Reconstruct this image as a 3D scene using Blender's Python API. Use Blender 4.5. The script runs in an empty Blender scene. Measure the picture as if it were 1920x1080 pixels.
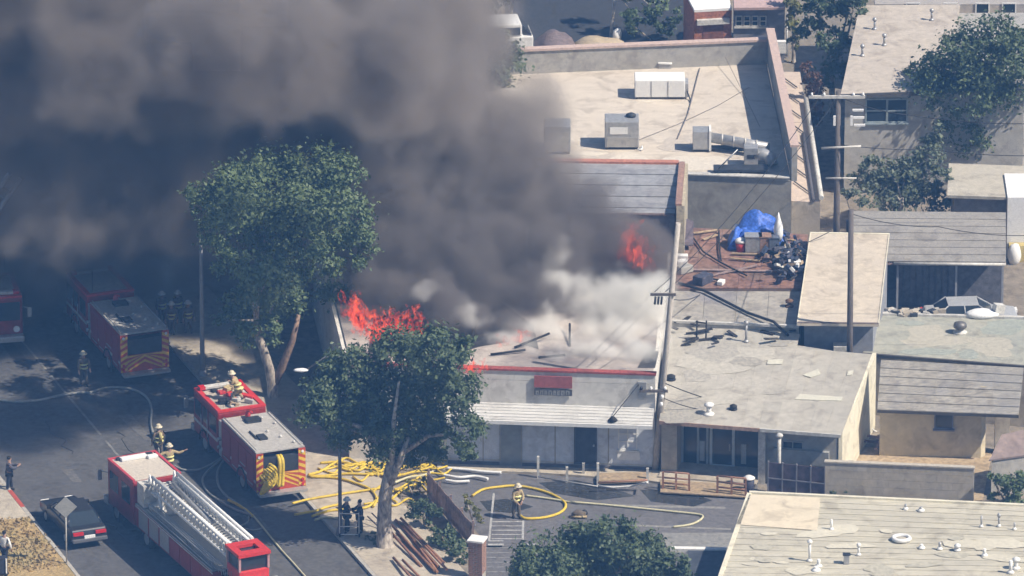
import bpy, bmesh, math, random
from mathutils import Vector, Matrix, noise
SC = bpy.context.scene
R = math.radians

# ------------------------------------------------------------------ camera
TH, DIST, FPX = R(21.0), 450.0, 16875.0      # pitch, slant distance, focal length in photo pixels
CAM = Vector((0, -DIST*math.cos(TH), DIST*math.sin(TH)))
FWD = Vector((0, math.cos(TH), -math.sin(TH))); UPV = Vector((0, math.sin(TH), math.cos(TH)))
cd = bpy.data.cameras.new('camera'); cam = bpy.data.objects.new('camera', cd); SC.collection.objects.link(cam)
cam.location = CAM; cam.rotation_euler = (math.pi/2-TH, 0, 0)
cd.sensor_width = 36; cd.lens = 36*FPX/1920; cd.clip_start = 1; cd.clip_end = 3000
SC.camera = cam
# ------------------------------------------------------------------ sky, sun, exposure
SUN_EL, SUN_AZ = R(48), R(22)                # azimuth from +X towards the camera
wd = bpy.data.worlds.new('World'); SC.world = wd; wd.use_nodes = True
sky = wd.node_tree.nodes.new('ShaderNodeTexSky'); sky.sky_type = 'NISHITA'; sky.sun_disc = False
sky.sun_elevation = SUN_EL; sky.sun_rotation = R(90+22)
bg = wd.node_tree.nodes['Background']; bg.inputs[1].default_value = 0.07
wd.node_tree.links.new(sky.outputs[0], bg.inputs[0])
sl = bpy.data.lights.new('sun', 'SUN'); sl.energy = 5.0; sl.angle = R(0.53); sl.color = (1.0, 0.90, 0.76)
so = bpy.data.objects.new('sun', sl); SC.collection.objects.link(so)
to_sun = Vector((math.cos(SUN_EL)*math.cos(SUN_AZ), -math.cos(SUN_EL)*math.sin(SUN_AZ), math.sin(SUN_EL)))
so.rotation_euler = (-to_sun).to_track_quat('-Z', 'Y').to_euler(); so.location = to_sun*150
vs = SC.view_settings; vs.view_transform = 'Standard'; vs.look = 'None'; vs.exposure = 0.42; vs.gamma = 1
cy = SC.cycles
cy.max_bounces = 5; cy.diffuse_bounces = 2; cy.glossy_bounces = 1; cy.transmission_bounces = 2; cy.volume_bounces = 3; cy.transparent_max_bounces = 24; cy.use_adaptive_sampling = True; cy.adaptive_threshold = .03; cy.adaptive_min_samples = 16
cy.volume_step_rate = 3.0; cy.volume_max_steps = 256; cy.use_denoising = True; cy.caustics_reflective = False; cy.caustics_refractive = False

# ------------------------------------------------------------------ calibration: where a photo point lies in the place
def ray(px, py): return FWD*FPX + Vector((px-960, 0, 0)) - UPV*(py-540)
def W(px, py, z=0.0):
    r = ray(px, py); return CAM + r*((z-CAM.z)/r.z)
def WY(px, py, Y):
    r = ray(px, py); return CAM + r*((Y-CAM.y)/r.y)
def PXM(p):                                   # photo pixels per metre at a place
    return FPX/((Vector(p)-CAM).dot(FWD))
def zat(base, py):                            # height above a ground place that shows at photo row py
    b = Vector(base); r = ray(960, py); t = (b.y-CAM.y)/r.y
    return (CAM+r*t).z

# ------------------------------------------------------------------ materials
MATS = {}
def mat(name, col, rough=0.8, var=0.12, scale=1.0, col2=None, bump=0.0, metal=0.0, rnd=0.0, streak=None, spec=0.3, big=0.0, bigs=0.15, bigcol=None):
    if name in MATS: return MATS[name]
    m = bpy.data.materials.new(name); m.use_nodes = True; nt = m.node_tree; N, L = nt.nodes, nt.links
    b = N['Principled BSDF']; b.inputs['Roughness'].default_value = rough; b.inputs['Metallic'].default_value = metal
    b.inputs['Specular IOR Level'].default_value = spec
    tc = N.new('ShaderNodeTexCoord'); mp = N.new('ShaderNodeMapping'); L.new(tc.outputs['Object'], mp.inputs[0])
    if streak: mp.inputs['Scale'].default_value = streak
    n1 = N.new('ShaderNodeTexNoise'); n1.inputs['Scale'].default_value = scale*3; n1.inputs['Detail'].default_value = 6; n1.inputs['Roughness'].default_value = .62
    L.new(mp.outputs[0], n1.inputs['Vector'])
    c1 = Vector(col); c2 = Vector(col2) if col2 else c1*(1-2.2*var)
    rp = N.new('ShaderNodeValToRGB'); rp.color_ramp.elements[0].position = .32; rp.color_ramp.elements[1].position = .68
    rp.color_ramp.elements[0].color = (*c2, 1); rp.color_ramp.elements[1].color = (*(c1*(1+.5*var)), 1)
    L.new(n1.outputs['Fac'], rp.inputs[0]); out = rp.outputs[0]
    if big > 0:
        n2 = N.new('ShaderNodeTexNoise'); n2.inputs['Scale'].default_value = bigs; n2.inputs['Detail'].default_value = 4
        L.new(tc.outputs['Object'], n2.inputs['Vector'])
        r2 = N.new('ShaderNodeMapRange'); r2.inputs[1].default_value = .45; r2.inputs[2].default_value = .65; r2.inputs[4].default_value = big
        L.new(n2.outputs['Fac'], r2.inputs[0])
        mx = N.new('ShaderNodeMix'); mx.data_type = 'RGBA'; L.new(r2.outputs[0], mx.inputs[0]); L.new(out, mx.inputs[6])
        mx.inputs[7].default_value = (*(Vector(bigcol) if bigcol else c1*.6), 1); out = mx.outputs[2]
    if big > 0:                               # grime: darker blotches and drips with their own shape
        n3 = N.new('ShaderNodeTexNoise'); n3.inputs['Scale'].default_value = .9; n3.inputs['Detail'].default_value = 9; n3.inputs['Roughness'].default_value = .7; n3.inputs['Distortion'].default_value = .6
        L.new(tc.outputs['Object'], n3.inputs['Vector']); r3_ = N.new('ShaderNodeMapRange'); r3_.inputs[1].default_value = .50; r3_.inputs[2].default_value = .66; r3_.inputs[4].default_value = .62; L.new(n3.outputs['Fac'], r3_.inputs[0])
        m3 = N.new('ShaderNodeMix'); m3.data_type = 'RGBA'; m3.blend_type = 'MULTIPLY'; L.new(r3_.outputs[0], m3.inputs[0]); L.new(out, m3.inputs[6]); m3.inputs[7].default_value = (.55, .53, .52, 1); out = m3.outputs[2]
    if rnd > 0:
        oi = N.new('ShaderNodeObjectInfo'); mr = N.new('ShaderNodeMapRange'); mr.inputs[3].default_value = 1-rnd; mr.inputs[4].default_value = 1+rnd*.6
        L.new(oi.outputs['Random'], mr.inputs[0])
        hv = N.new('ShaderNodeHueSaturation'); L.new(mr.outputs[0], hv.inputs['Value']); L.new(out, hv.inputs['Color']); out = hv.outputs[0]
    L.new(out, b.inputs['Base Color'])
    if bump > 0:
        bp = N.new('ShaderNodeBump'); bp.inputs['Strength'].default_value = bump; bp.inputs['Distance'].default_value = .05
        L.new(n1.outputs['Fac'], bp.inputs['Height']); L.new(bp.outputs[0], b.inputs['Normal'])
    MATS[name] = m; return m
def emat(name, col, st):
    if name in MATS: return MATS[name]
    m = bpy.data.materials.new(name); m.use_nodes = True; b = m.node_tree.nodes['Principled BSDF']
    b.inputs['Base Color'].default_value = (*col, 1); b.inputs['Emission Color'].default_value = (*col, 1); b.inputs['Emission Strength'].default_value = st
    MATS[name] = m; return m
def leafmat(name, a, b_, c=None):
    m = bpy.data.materials.new(name); m.use_nodes = True; nt = m.node_tree; N, L = nt.nodes, nt.links
    b = N['Principled BSDF']; b.inputs['Roughness'].default_value = .55; b.inputs['Specular IOR Level'].default_value = .35
    tc = N.new('ShaderNodeTexCoord'); n1 = N.new('ShaderNodeTexNoise'); n1.inputs['Scale'].default_value = 1.6; n1.inputs['Detail'].default_value = 5; n1.inputs['Roughness'].default_value = .75
    L.new(tc.outputs['Object'], n1.inputs['Vector'])
    rp = N.new('ShaderNodeValToRGB'); e = rp.color_ramp.elements; e[0].position = .3; e[1].position = .7; e[0].color = (*a, 1); e[1].color = (*b_, 1)
    if c: k = e.new(.82); k.color = (*c, 1)
    L.new(n1.outputs['Fac'], rp.inputs[0]); L.new(rp.outputs[0], b.inputs['Base Color'])
    tr = N.new('ShaderNodeBsdfTranslucent'); L.new(rp.outputs[0], tr.inputs['Color'])
    ms = N.new('ShaderNodeMixShader'); ms.inputs[0].default_value = .25; L.new(b.outputs[0], ms.inputs[1]); L.new(tr.outputs[0], ms.inputs[2])
    L.new(ms.outputs[0], N['Material Output'].inputs['Surface'])
    MATS[name] = m; return m

# ------------------------------------------------------------------ mesh building
class MB:
    def __init__(s): s.v = []; s.f = []; s.sm = []
    def add(s, vs, fs, smooth=False):
        o = len(s.v); s.v += [Vector(p) for p in vs]; s.f += [tuple(i+o for i in f) for f in fs]; s.sm += [smooth]*len(fs); return s
    def hexa(s, b, t):                        # bottom ring (ccw) and top ring
        n = len(b); fs = [tuple(range(n-1, -1, -1)), tuple(range(n, 2*n))]
        fs += [(i, (i+1) % n, n+(i+1) % n, n+i) for i in range(n)]
        return s.add(list(b)+list(t), fs)
    def box(s, c, size, rz=0.0, ry=0.0, rx=0.0):
        x, y, z = [k/2 for k in size]; M = Matrix.Rotation(rz, 3, 'Z') @ Matrix.Rotation(ry, 3, 'Y') @ Matrix.Rotation(rx, 3, 'X'); c = Vector(c)
        q = lambda X, Y, Z: c + M @ Vector((X, Y, Z))
        return s.hexa([q(-x, -y, -z), q(x, -y, -z), q(x, y, -z), q(-x, y, -z)], [q(-x, -y, z), q(x, -y, z), q(x, y, z), q(-x, y, z)])
    def bx(s, x0, x1, y0, y1, z0, z1): return s.box(((x0+x1)/2, (y0+y1)/2, (z0+z1)/2), (abs(x1-x0), abs(y1-y0), abs(z1-z0)))
    def prism(s, poly, z0, z1=None):          # poly of (x,y) or (x,y,ztop)
        P = [Vector((p[0], p[1], (p[2] if z1 is None else z1))) for p in poly]
        a = sum(P[i].x*P[(i+1) % len(P)].y-P[(i+1) % len(P)].x*P[i].y for i in range(len(P)))
        if a < 0: P.reverse()
        return s.hexa([Vector((p.x, p.y, z0)) for p in P], P)
    def slab(s, poly3, th):                   # 3D polygon as the top of a slab
        P = [Vector(p) for p in poly3]
        a = sum(P[i].x*P[(i+1) % len(P)].y-P[(i+1) % len(P)].x*P[i].y for i in range(len(P)))
        if a < 0: P.reverse()
        return s.hexa([p-Vector((0, 0, th)) for p in P], P)
    def tube(s, pts, r, n=6, r1=None, cap=True):
        P = [Vector(p) for p in pts]; m = len(P); rings = []
        rs = r if isinstance(r, (list, tuple)) else [r+((r if r1 is None else r1)-r)*i/max(1, m-1) for i in range(m)]
        pv = None
        for i, p in enumerate(P):
            d = (P[min(i+1, m-1)]-P[max(i-1, 0)]).normalized()
            if pv is None:
                a = Vector((0, 0, 1)) if abs(d.z) < .9 else Vector((1, 0, 0)); e = d.cross(a).normalized()
            else: e = (pv-d*pv.dot(d)).normalized()
            pv = e; g = d.cross(e)
            rings.append([p+(e*math.cos(2*math.pi*k/n)+g*math.sin(2*math.pi*k/n))*rs[i] for k in range(n)])
        fs = [(i*n+k, i*n+(k+1) % n, (i+1)*n+(k+1) % n, (i+1)*n+k) for i in range(m-1) for k in range(n)]
        s.add([q for r_ in rings for q in r_], fs, True)
        if cap:
            o = len(s.v)-m*n
            s.f += [tuple(o+k for k in range(n-1, -1, -1)), tuple(o+(m-1)*n+k for k in range(n))]; s.sm += [False, False]
        return s
    def cyl(s, a, b, r, n=10, r1=None): return s.tube([a, b], r, n, r1)
    def lathe(s, c, prof, n=12):              # prof of (radius, z)
        c = Vector(c); vs = [c+Vector((r*math.cos(2*math.pi*k/n), r*math.sin(2*math.pi*k/n), z)) for r, z in prof for k in range(n)]
        fs = [(i*n+k, i*n+(k+1) % n, (i+1)*n+(k+1) % n, (i+1)*n+k) for i in range(len(prof)-1) for k in range(n)]
        fs += [tuple(range(n-1, -1, -1)), tuple((len(prof)-1)*n+k for k in range(n))]
        return s.add(vs, fs, True)
    def blob(s, c, r, seed=0, amp=.2, n=10, m=7):
        c = Vector(c); r = Vector(r) if not isinstance(r, (int, float)) else Vector((r, r, r)); vs = []; fs = []
        for j in range(m+1):
            for k in range(n):
                th = math.pi*j/m; ph = 2*math.pi*k/n
                d = Vector((math.sin(th)*math.cos(ph), math.sin(th)*math.sin(ph), math.cos(th)))
                q = 1+amp*noise.noise(d*1.7+Vector((seed*3.1, seed*1.7, seed)))
                vs.append(c+Vector((d.x*r.x, d.y*r.y, d.z*r.z))*q)
        for j in range(m):
            for k in range(n): fs.append((j*n+k, (j+1)*n+k, (j+1)*n+(k+1) % n, j*n+(k+1) % n))
        return s.add(vs, fs, True)
    def mesh(s, name, off=Vector()):
        me = bpy.data.meshes.new(name); me.from_pydata([p-off for p in s.v], [], s.f)
        me.polygons.foreach_set('use_smooth', s.sm); me.validate(); me.update(); return me
    def build(s, name, m, parent=None, bevel=0, local=False, label=None):
        off = OFF.get(parent.name, Vector()) if (parent and not local) else Vector()
        me = s.mesh(name, off); me.materials.append(m)
        o = bpy.data.objects.new(name, me); SC.collection.objects.link(o)
        if parent: o.parent = parent; OFF[o.name] = off
        if bevel:
            b = o.modifiers.new('bevel', 'BEVEL'); b.width = bevel; b.segments = 2; b.limit_method = 'ANGLE'
        if label: o['label'] = label
        return o
OFF = {}
def T(name, label, cat, loc, group=None, rz=0.0):
    o = bpy.data.objects.new(name, None); SC.collection.objects.link(o); o.location = loc; o.rotation_euler = (0, 0, rz)
    o.empty_display_size = .3; OFF[o.name] = Vector(loc); tag(o, label, cat, group); return o
def tag(o, label, cat, group=None):
    o['label'] = label; o['category'] = cat
    if group: o['group'] = group
    return o
def S(o, kind='structure', label=None):
    o['kind'] = kind
    if label: o['label'] = label
    return o
def copy_tree(o, parent=None, name=None):
    c = o.copy(); SC.collection.objects.link(c); c.parent = parent
    for ch in [k for k in o.children]: copy_tree(ch, c)
    return c
class Fac:                                    # a facade: vertical plane through two ground places, outward normal to the camera side
    def __init__(s, A, B):
        s.A = Vector((A[0], A[1], 0)); B = Vector((B[0], B[1], 0)); s.len = (B-s.A).length; s.e = (B-s.A).normalized(); s.n = Vector((s.e.y, -s.e.x, 0))
    def uz(s, px, py):
        r = ray(px, py); t = (s.A-CAM).dot(s.n)/r.dot(s.n); p = CAM+r*t; return (p-s.A).dot(s.e), p.z
    def P(s, u, z, d=0.0): return s.A+s.e*u+s.n*d+Vector((0, 0, z))
    def box(s, mb, u0, u1, z0, z1, d0, d1):
        q = s.P
        return mb.hexa([q(u0, z0, d1), q(u1, z0, d1), q(u1, z0, d0), q(u0, z0, d0)], [q(u0, z1, d1), q(u1, z1, d1), q(u1, z1, d0), q(u0, z1, d0)])
    def pb(s, mb, x0, y0, x1, y1, d0, d1):
        u0, z1 = s.uz(x0, y0); u1, z0 = s.uz(x1, y1); return s.box(mb, u0, u1, z0, z1, d0, d1)
class Pl:                                     # a roof plane through three places
    def __init__(s, a, b, c): s.a = Vector(a); s.n = (Vector(b)-s.a).cross(Vector(c)-s.a).normalized()
    def at(s, px, py, up=0.0):
        r = ray(px, py); t = (s.a-CAM).dot(s.n)/r.dot(s.n); return CAM+r*t+Vector((0, 0, up))
def lerp(a, b, t): return Vector(a)+(Vector(b)-Vector(a))*t
def roof_patches(pl, rect, n, mats, parent, seed, up=.045, size=(.5, 1.8)):
    r = random.Random(seed)
    for k in range(n):
        c = pl.at(r.uniform(rect[0], rect[2]), r.uniform(rect[1], rect[3])); a = r.uniform(*size); b = a*r.uniform(.35, .9); ph = r.gauss(0, .25); m = 14; P = []; n1_, n2_ = r.random()*6, r.random()*6
        for j in range(m):
            t = 2*math.pi*(j+.5)/m; q = 1+.22*math.sin(2*t+n1_)+.13*math.sin(5*t+n2_)+r.gauss(0, .05); x, y = a*math.cos(t)*q, b*math.sin(t)*q
            P.append(Vector((c.x+x*math.cos(ph)-y*math.sin(ph), c.y+x*math.sin(ph)+y*math.cos(ph), 0)))
        P = [Vector((p.x, p.y, pl.a.z-(pl.n.x*(p.x-pl.a.x)+pl.n.y*(p.y-pl.a.y))/pl.n.z+up+.0009*k)) for p in P]
        MB().slab(P, .006).build('roof_patch', mats[k % len(mats)], parent)
rng = random.Random(7)
# ------------------------------------------------------------------ palette
asph = mat('asphalt', (.120, .118, .118), .9, .18, 1.2, bump=.3, big=.5, bigs=.12, bigcol=(.092, .09, .094))
lotm = mat('lot_asphalt', (.165, .16, .165), .9, .15, 1.5, bump=.2, big=.6, bigs=.25, bigcol=(.12, .118, .125))
conc = mat('concrete', (.50, .44, .35), .85, .12, 1.2, big=.4, bigs=.4, bigcol=(.38, .33, .27), bump=.1)
dirt = mat('dirt', (.30, .255, .20), .95, .2, .6, bump=.3, big=.6, bigs=.08, bigcol=(.2, .18, .15))
drygrass = mat('dry_grass', (.50, .36, .17), .95, .25, 2.5, bump=.5, big=.6, bigs=.5, bigcol=(.30, .26, .13))
linew = mat('line_paint', (.50, .50, .49), .7, .2, 3, big=.4, bigs=1.5, bigcol=(.3, .3, .3))
cream = mat('cream_stucco', (.72, .69, .63), .9, .08, 1, big=.35, bigs=.5, bigcol=(.62, .60, .55), bump=.1)
shadew = mat('canopy_shade_wall', (.70, .73, .78), .85, .08, 1, big=.3, bigs=.6, bigcol=(.6, .63, .68))  # blue cast of the canopy's shade put into the colour
greyw = mat('grey_stucco', (.43, .41, .37), .9, .1, 1, big=.3, bigs=.3, bigcol=(.32, .32, .32), bump=.1)
tanw = mat('tan_stucco', (.50, .44, .35), .9, .12, 1, big=.4, bigs=.5, bigcol=(.38, .34, .28), bump=.1)
yellw = mat('yellow_stucco', (.62, .54, .38), .9, .08, 1, big=.3, bigs=.5, bigcol=(.5, .44, .34))
litw = mat('lit_cream_paint', (.75, .70, .55), .85, .06, 1, big=.2, bigs=.8, bigcol=(.6, .56, .45))
white = mat('white_paint', (.80, .79, .76), .6, .05, 2)
wdirt = mat('weathered_white', (.66, .64, .59), .7, .15, 2, big=.4, bigs=1.2, bigcol=(.45, .43, .4))
black = mat('black_rubber', (.025, .025, .027), .7, .2, 3)
dark = mat('dark_interior', (.045, .05, .06), .6, .2, 1)
glass = mat('dark_glass', (.03, .04, .05), .12, .1, 1, spec=.6)
redroof = mat('roof_pinkish', (.50, .44, .39), .9, .10, .8, big=.9, bigs=.22, bigcol=(.16, .14, .14), bump=.15)
charm = mat('charred_roof', (.045, .042, .042), .95, .35, 1.5, big=.5, bigs=.4, bigcol=(.12, .11, .10), bump=.4)
redtrim = mat('red_trim', (.42, .10, .085), .8, .25, 3, big=.5, bigs=1.2, bigcol=(.16, .07, .06))
beiger = mat('beige_roof', (.62, .55, .46), .9, .06, .7, big=.35, bigs=.18, bigcol=(.54, .48, .41), streak=(.35, 1.5, 1), bump=.08)
greyr = mat('grey_sheet_roof', (.47, .44, .38), .85, .08, 1, rnd=.06, big=.4, bigs=.4, bigcol=(.40, .38, .33), bump=.1)
metalr = mat('metal_roof', (.42, .42, .43), .5, .12, 1, rnd=.1, metal=.2, big=.4, bigs=.5, bigcol=(.33, .31, .30))
brownr = mat('brown_red_roof', (.30, .17, .13), .9, .25, 1.2, rnd=.12, big=.6, bigs=.45, bigcol=(.24, .19, .15), bump=.2)
stainr = mat('stained_grey_roof', (.40, .37, .32), .8, .15, 1, rnd=.08, big=.7, bigs=.35, bigcol=(.27, .26, .28))
sandr = mat('sand_roof', (.62, .54, .43), .9, .07, 1, big=.4, bigs=.5, bigcol=(.53, .47, .40), bump=.06)
slater = mat('grey_shingle', (.33, .31, .28), .9, .1, 2.2, rnd=.05, big=.3, bigs=.4, bigcol=(.25, .245, .24), bump=.2)
shing = mat('weathered_shingle', (.41, .38, .33), .9, .18, 2, rnd=.10, streak=(.4, 2, 1), big=.6, bigs=.7, bigcol=(.27, .265, .265), bump=.2)
greenr = mat('greenish_flat_roof', (.42, .41, .34), .9, .12, 1, big=.6, bigs=.25, bigcol=(.33, .34, .30))
foldr = mat('rolled_roofing', (.58, .54, .43), .9, .1, 1.2, rnd=.07, streak=(.3, 2.5, 1), big=.5, bigs=.5, bigcol=(.46, .43, .36), bump=.12)
foldp = mat('fresh_roofing', (.70, .61, .46), .9, .05, 1, big=.3, bigs=.6, bigcol=(.62, .55, .42))
blockw = mat('block_wall', (.50, .45, .37), .9, .1, 1, rnd=.05, big=.4, bigs=.6, bigcol=(.36, .345, .32), bump=.1)
brickm = mat('orange_brick', (.42, .17, .10), .9, .25, 3, rnd=.15, big=.3, bigs=2, bigcol=(.3, .14, .1))
brickp = mat('pink_brick', (.40, .25, .20), .9, .2, 3, rnd=.12)
wood = mat('redwood', (.36, .19, .12), .85, .2, 2, rnd=.25, streak=(1, 1, 3))
woodg = mat('weathered_wood', (.37, .265, .235), .9, .2, 2, rnd=.2)
woodt = mat('tan_wood', (.45, .34, .22), .9, .2, 2, rnd=.2)
polem = mat('pole_wood', (.16, .14, .13), .9, .2, 3, streak=(3, 3, .4))
polew = mat('lit_pole', (.55, .50, .44), .85, .2, 3, streak=(3, 3, .4))  # light falling on the pole put into its pale wood colour
galv = mat('galvanised_metal', (.46, .46, .46), .45, .12, 2, metal=.4)
hvac = mat('white_enamel', (.82, .81, .78), .5, .04, 2)
trunkm = mat('bark', (.48, .42, .35), .95, .4, 1.6, col2=(.12, .10, .09), bump=.6, streak=(1.5, 1.5, .6))
trunkt = mat('lit_orange_bark', (.30, .20, .14), .95, .4, 2, col2=(.14, .10, .08), bump=.6, streak=(1.5, 1.5, .6))  # orange light on the trunk put into the bark colour
sheetw = mat('white_sheet', (.85, .84, .82), .6, .06, 3)
tarpb = mat('blue_tarp', (.07, .18, .66), .5, .25, 3, rnd=.15)

# ------------------------------------------------------------------ ground, street, lot
g = MB(); g.add([(-400, -460, 0), (400, -460, 0), (400, 360, 0), (-400, 360, 0)], [(0, 1, 2, 3)]); S(g.build('ground', dirt))
U = Vector((.335, -.942, 0)).normalized(); V = Vector((-U.y, U.x, 0))      # street direction (to the camera) and its right-hand side (+x)
if V.x < 0: V = -V
RC = W(668, 1050); LC = W(108, 1032); CL = W(205, 835)
wL = (LC-RC).dot(V); wC = (CL-RC).dot(V)
def st(a, b, z): p = RC+U*a+V*b; return Vector((p.x, p.y, z))              # along the street, across it (0 = right kerb)
g = MB(); g.add([st(-90, wL, .006), st(40, wL, .006), st(40, 0, .006), st(-90, 0, .006)], [(0, 1, 2, 3)]); road = S(g.build('road', asph))
# cross street at the upper left and rear alley
g = MB(); g.add([st(-62, wL-45, .010), st(-50, wL-45, .010), st(-50, wL+.2, .010), st(-62, wL+.2, .010)], [(0, 1, 2, 3)]); S(g.build('side_street', asph))
g = MB()
for k in range(-9, 4):
    a = k*9.0; g.slab([st(a, wC-.06, .014), st(a+8.2, wC-.06, .014), st(a+8.2, wC+.06, .014), st(a, wC+.06, .014)], .004)
g.build('centre_line', mat('faded_line', (.27, .265, .25), .8, .25, 2, big=.6, bigs=1, bigcol=(.16, .16, .16)), road)
kerbm = mat('kerb_concrete', (.46, .43, .38), .85, .15, 2)
g = MB(); g.prism([st(-90, 0, 0), st(40, 0, 0), st(40, .18, 0), st(-90, .18, 0)], 0, .15); S(g.build('right_kerb', kerbm))
g = MB(); g.prism([st(-48, wL, 0), st(40, wL, 0), st(40, wL-.18, 0), st(-48, wL-.18, 0)], 0, .15); S(g.build('left_kerb', kerbm))
redk = mat('red_kerb_paint', (.50, .10, .07), .7, .2, 3)
a0 = (W(14, 925)-RC).dot(U)
g = MB(); g.slab([st(a0, wL+.01, .156), st(a0+2.2, wL+.01, .156), st(a0+2.2, wL-.19, .156), st(a0, wL-.19, .156)], .15); g.build('red_kerb', redk, bpy.data.objects['left_kerb'])
patm = mat('tar_patch', (.075, .074, .076), .85, .2, 2, big=.4, bigs=.8, bigcol=(.055, .055, .058)); patl = mat('worn_patch', (.16, .155, .15), .9, .2, 2, big=.5, bigs=.6, bigcol=(.13, .125, .12))
rq = random.Random(17)
for k in range(16):
    a_, c_ = rq.uniform(-34, 14), rq.uniform(wL+1, -1.2); l_, w_ = rq.uniform(.8, 4.5), rq.uniform(.35, 1.3)
    MB().slab([st(a_, c_, .0125), st(a_+l_, c_+rq.gauss(0, .1), .0125), st(a_+l_+rq.gauss(0, .15), c_+w_, .0125), st(a_+rq.gauss(0, .15), c_+w_, .0125)], .004).build('asphalt_patch', patm if k % 2 else patl, road)
for k in range(12):
    a_, c_ = rq.uniform(-30, 12), rq.uniform(wL+.6, -.8); P_ = [st(a_, c_, .0135)]
    for j in range(9): a_ += rq.uniform(.2, .9); c_ += rq.gauss(0, .22); P_.append(st(a_, c_, .0135))
    MB().tube(P_, .022, 4).build('tar_seam', patm, road)
for k in range(3):
    c0_ = st(rq.uniform(-20, 6), rq.uniform(wL+3, -3), 0); MB().lathe(c0_, [(.33, .012), (.33, .018)], 16).build('manhole_cover', mat('cast_iron', (.06, .058, .055), .7, .2, 3), road)
# right pavement, laid as slabs between the kerb and the fence line
pv = S(MB().prism([st(-70, .18, 0), st(30, .18, 0), st(30, 4.2, 0), st(-70, 4.2, 0)], 0, .125).build('right_pavement', conc))
for k in range(-14, 9):
    a = k*1.9
    MB().slab([st(a, .2, .14), st(a+1.88, .2, .14), st(a+1.88, 2.2, .14), st(a, 2.2, .14)], .012).build('slab', conc, pv)
lp = S(MB().prism([st(-48, wL-.18, 0), st(a0+3.4, wL-.18, 0), st(a0+3.4, wL-12, 0), st(-48, wL-12, 0)], 0, .14).build('left_pavement', conc))
S(MB().prism([st(a0+3.4, wL-.18, 0), st(34, wL-.18, 0), st(34, wL-14, 0), st(a0+3.4, wL-14, 0)], 0, .13).build('verge', drygrass))
# dry grass tufts on the verge
def tufts(name, m, pts, n, h, spread, label, cat='grass', seed=1):
    r = random.Random(seed); g = MB()
    for _ in range(n):
        c = Vector(r.choice(pts))+Vector((r.gauss(0, spread), r.gauss(0, spread), 0)); a = r.random()*6.28; hh = h*(.5+r.random()); w = .05+.05*r.random()
        d = Vector((math.cos(a), math.sin(a), 0)); l = Vector((r.gauss(0, .4)*hh, r.gauss(0, .4)*hh, hh))
        g.add([c-d*w, c+d*w, c+l], [(0, 1, 2)])
    o = g.build(name, m); o['kind'] = 'stuff'; tag(o, label, cat); return o
gp = [st(a0+3.6+i*.35, wL-.5-j*.45, .13) for i in range(18) for j in range(8)]
tufts('dry_grass', drygrass, gp, 1600, .09, .2, 'sparse dry straw grass on the corner verge')
# parking lot
LOT = [W(835, 872), W(1420, 905), W(1420, 990), W(1420, 1120), W(880, 1120), W(905, 1010), W(800, 890)]
lot = S(MB().add([(p.x, p.y, .012) for p in LOT], [tuple(range(len(LOT)-1, -1, -1))]).build('parking_lot', lotm))
def strip(name, x0, y0, x1, y1, w, m=linew, z=.02, parent=None):
    a, b = W(x0, y0, z), W(x1, y1, z); d = (b-a).normalized(); n = Vector((-d.y, d.x, 0))*w/2
    return MB().slab([a-n, b-n, b+n, a+n], .004).build(name, m, parent or lot)
for p in [(926, 925, 917, 1014), (981, 976, 980, 1014), (917, 1014, 944, 1014)]: strip('bay_line', *p, .10)
for k in range(5): strip('bay_line', 922, 978+k*8, 981, 978+k*8, .09)
for k in range(8): strip('bay_line', 912, 1027+k*9, 985+k*2, 1027+k*9, .07, mat('worn_line_paint', (.32, .32, .32), .8, .3, 2))
for x0, x1 in ((975, 1012), (915, 945)): strip('wheel_stop', x0, 1021, x1, 1021, .22, linew, .12)
strip('gutter', 1130, 947, 1360, 952, .25, mat('gutter_concrete', (.30, .29, .27), .9, .2, 2), .016)
strip('gutter', 1190, 985, 1370, 992, .20, mat('gutter_concrete', (.30, .29, .27)), .016)
wet = mat('wet_asphalt', (.055, .058, .062), .18, .2, 2, spec=.5)
for pts in ([(1010, 905), (1080, 900), (1150, 915), (1190, 930), (1120, 938), (1040, 925)], [(1200, 918), (1290, 922), (1335, 938), (1300, 950), (1220, 940)], [(900, 940), (950, 935), (1000, 950), (960, 962), (915, 958)]):
    MB().slab([W(x_, y_, .017) for x_, y_ in pts], .004).build('puddle', wet, lot)
# pale building apron and raised walk in front of the shops
S(MB().prism([W(820, 873), W(1226, 886), W(1410, 905), W(1405, 931), W(1215, 905), W(1010, 890), W(820, 884)], 0, .12).build('shop_walk', conc))
S(MB().prism([W(1240, 1000), W(1375, 1000), W(1375, 1028), W(1250, 1026)], 0, .03).build('lot_pad', mat('pad_concrete', (.27, .265, .25), .9, .15, 1.5)))

def walls(root, poly, z0, z1, m, name='wall'): return MB().prism(poly, z0, z1).build(name, m, root)
def bars(f, x0, y0, x1, y1, w, d0, d1, cols=1, rows=1):   # window bars on a facade, pixel box
    u0, z1 = f.uz(x0, y0); u1, z0 = f.uz(x1, y1); g = MB()
    for i in range(cols+1):
        u = u0+(u1-u0)*i/cols; f.box(g, u-w/2, u+w/2, z0-w/2, z1+w/2, d0, d1)
    for j in range(rows+1):
        z = z0+(z1-z0)*j/rows; f.box(g, u0+w/2, u1-w/2, z-w/2, z+w/2, d0, d1+.004)
    return g
def window(root, f, x0, y0, x1, y1, fm, cols=1, rows=1, w=.07, sill=True, name='window'):
    p = f.pb(MB(), x0, y0, x1, y1, .0, .02).build(name, glass, root)
    bars(f, x0, y0, x1, y1, w, .0, .06, cols, rows).build('frame', fm, p)
    if sill:
        u0, _ = f.uz(x0, y1); u1, z = f.uz(x1, y1); f.box(MB(), u0-.1, u1+.1, z-.12, z-.04, 0, .13).build('sill', fm, p)
    return p
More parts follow.
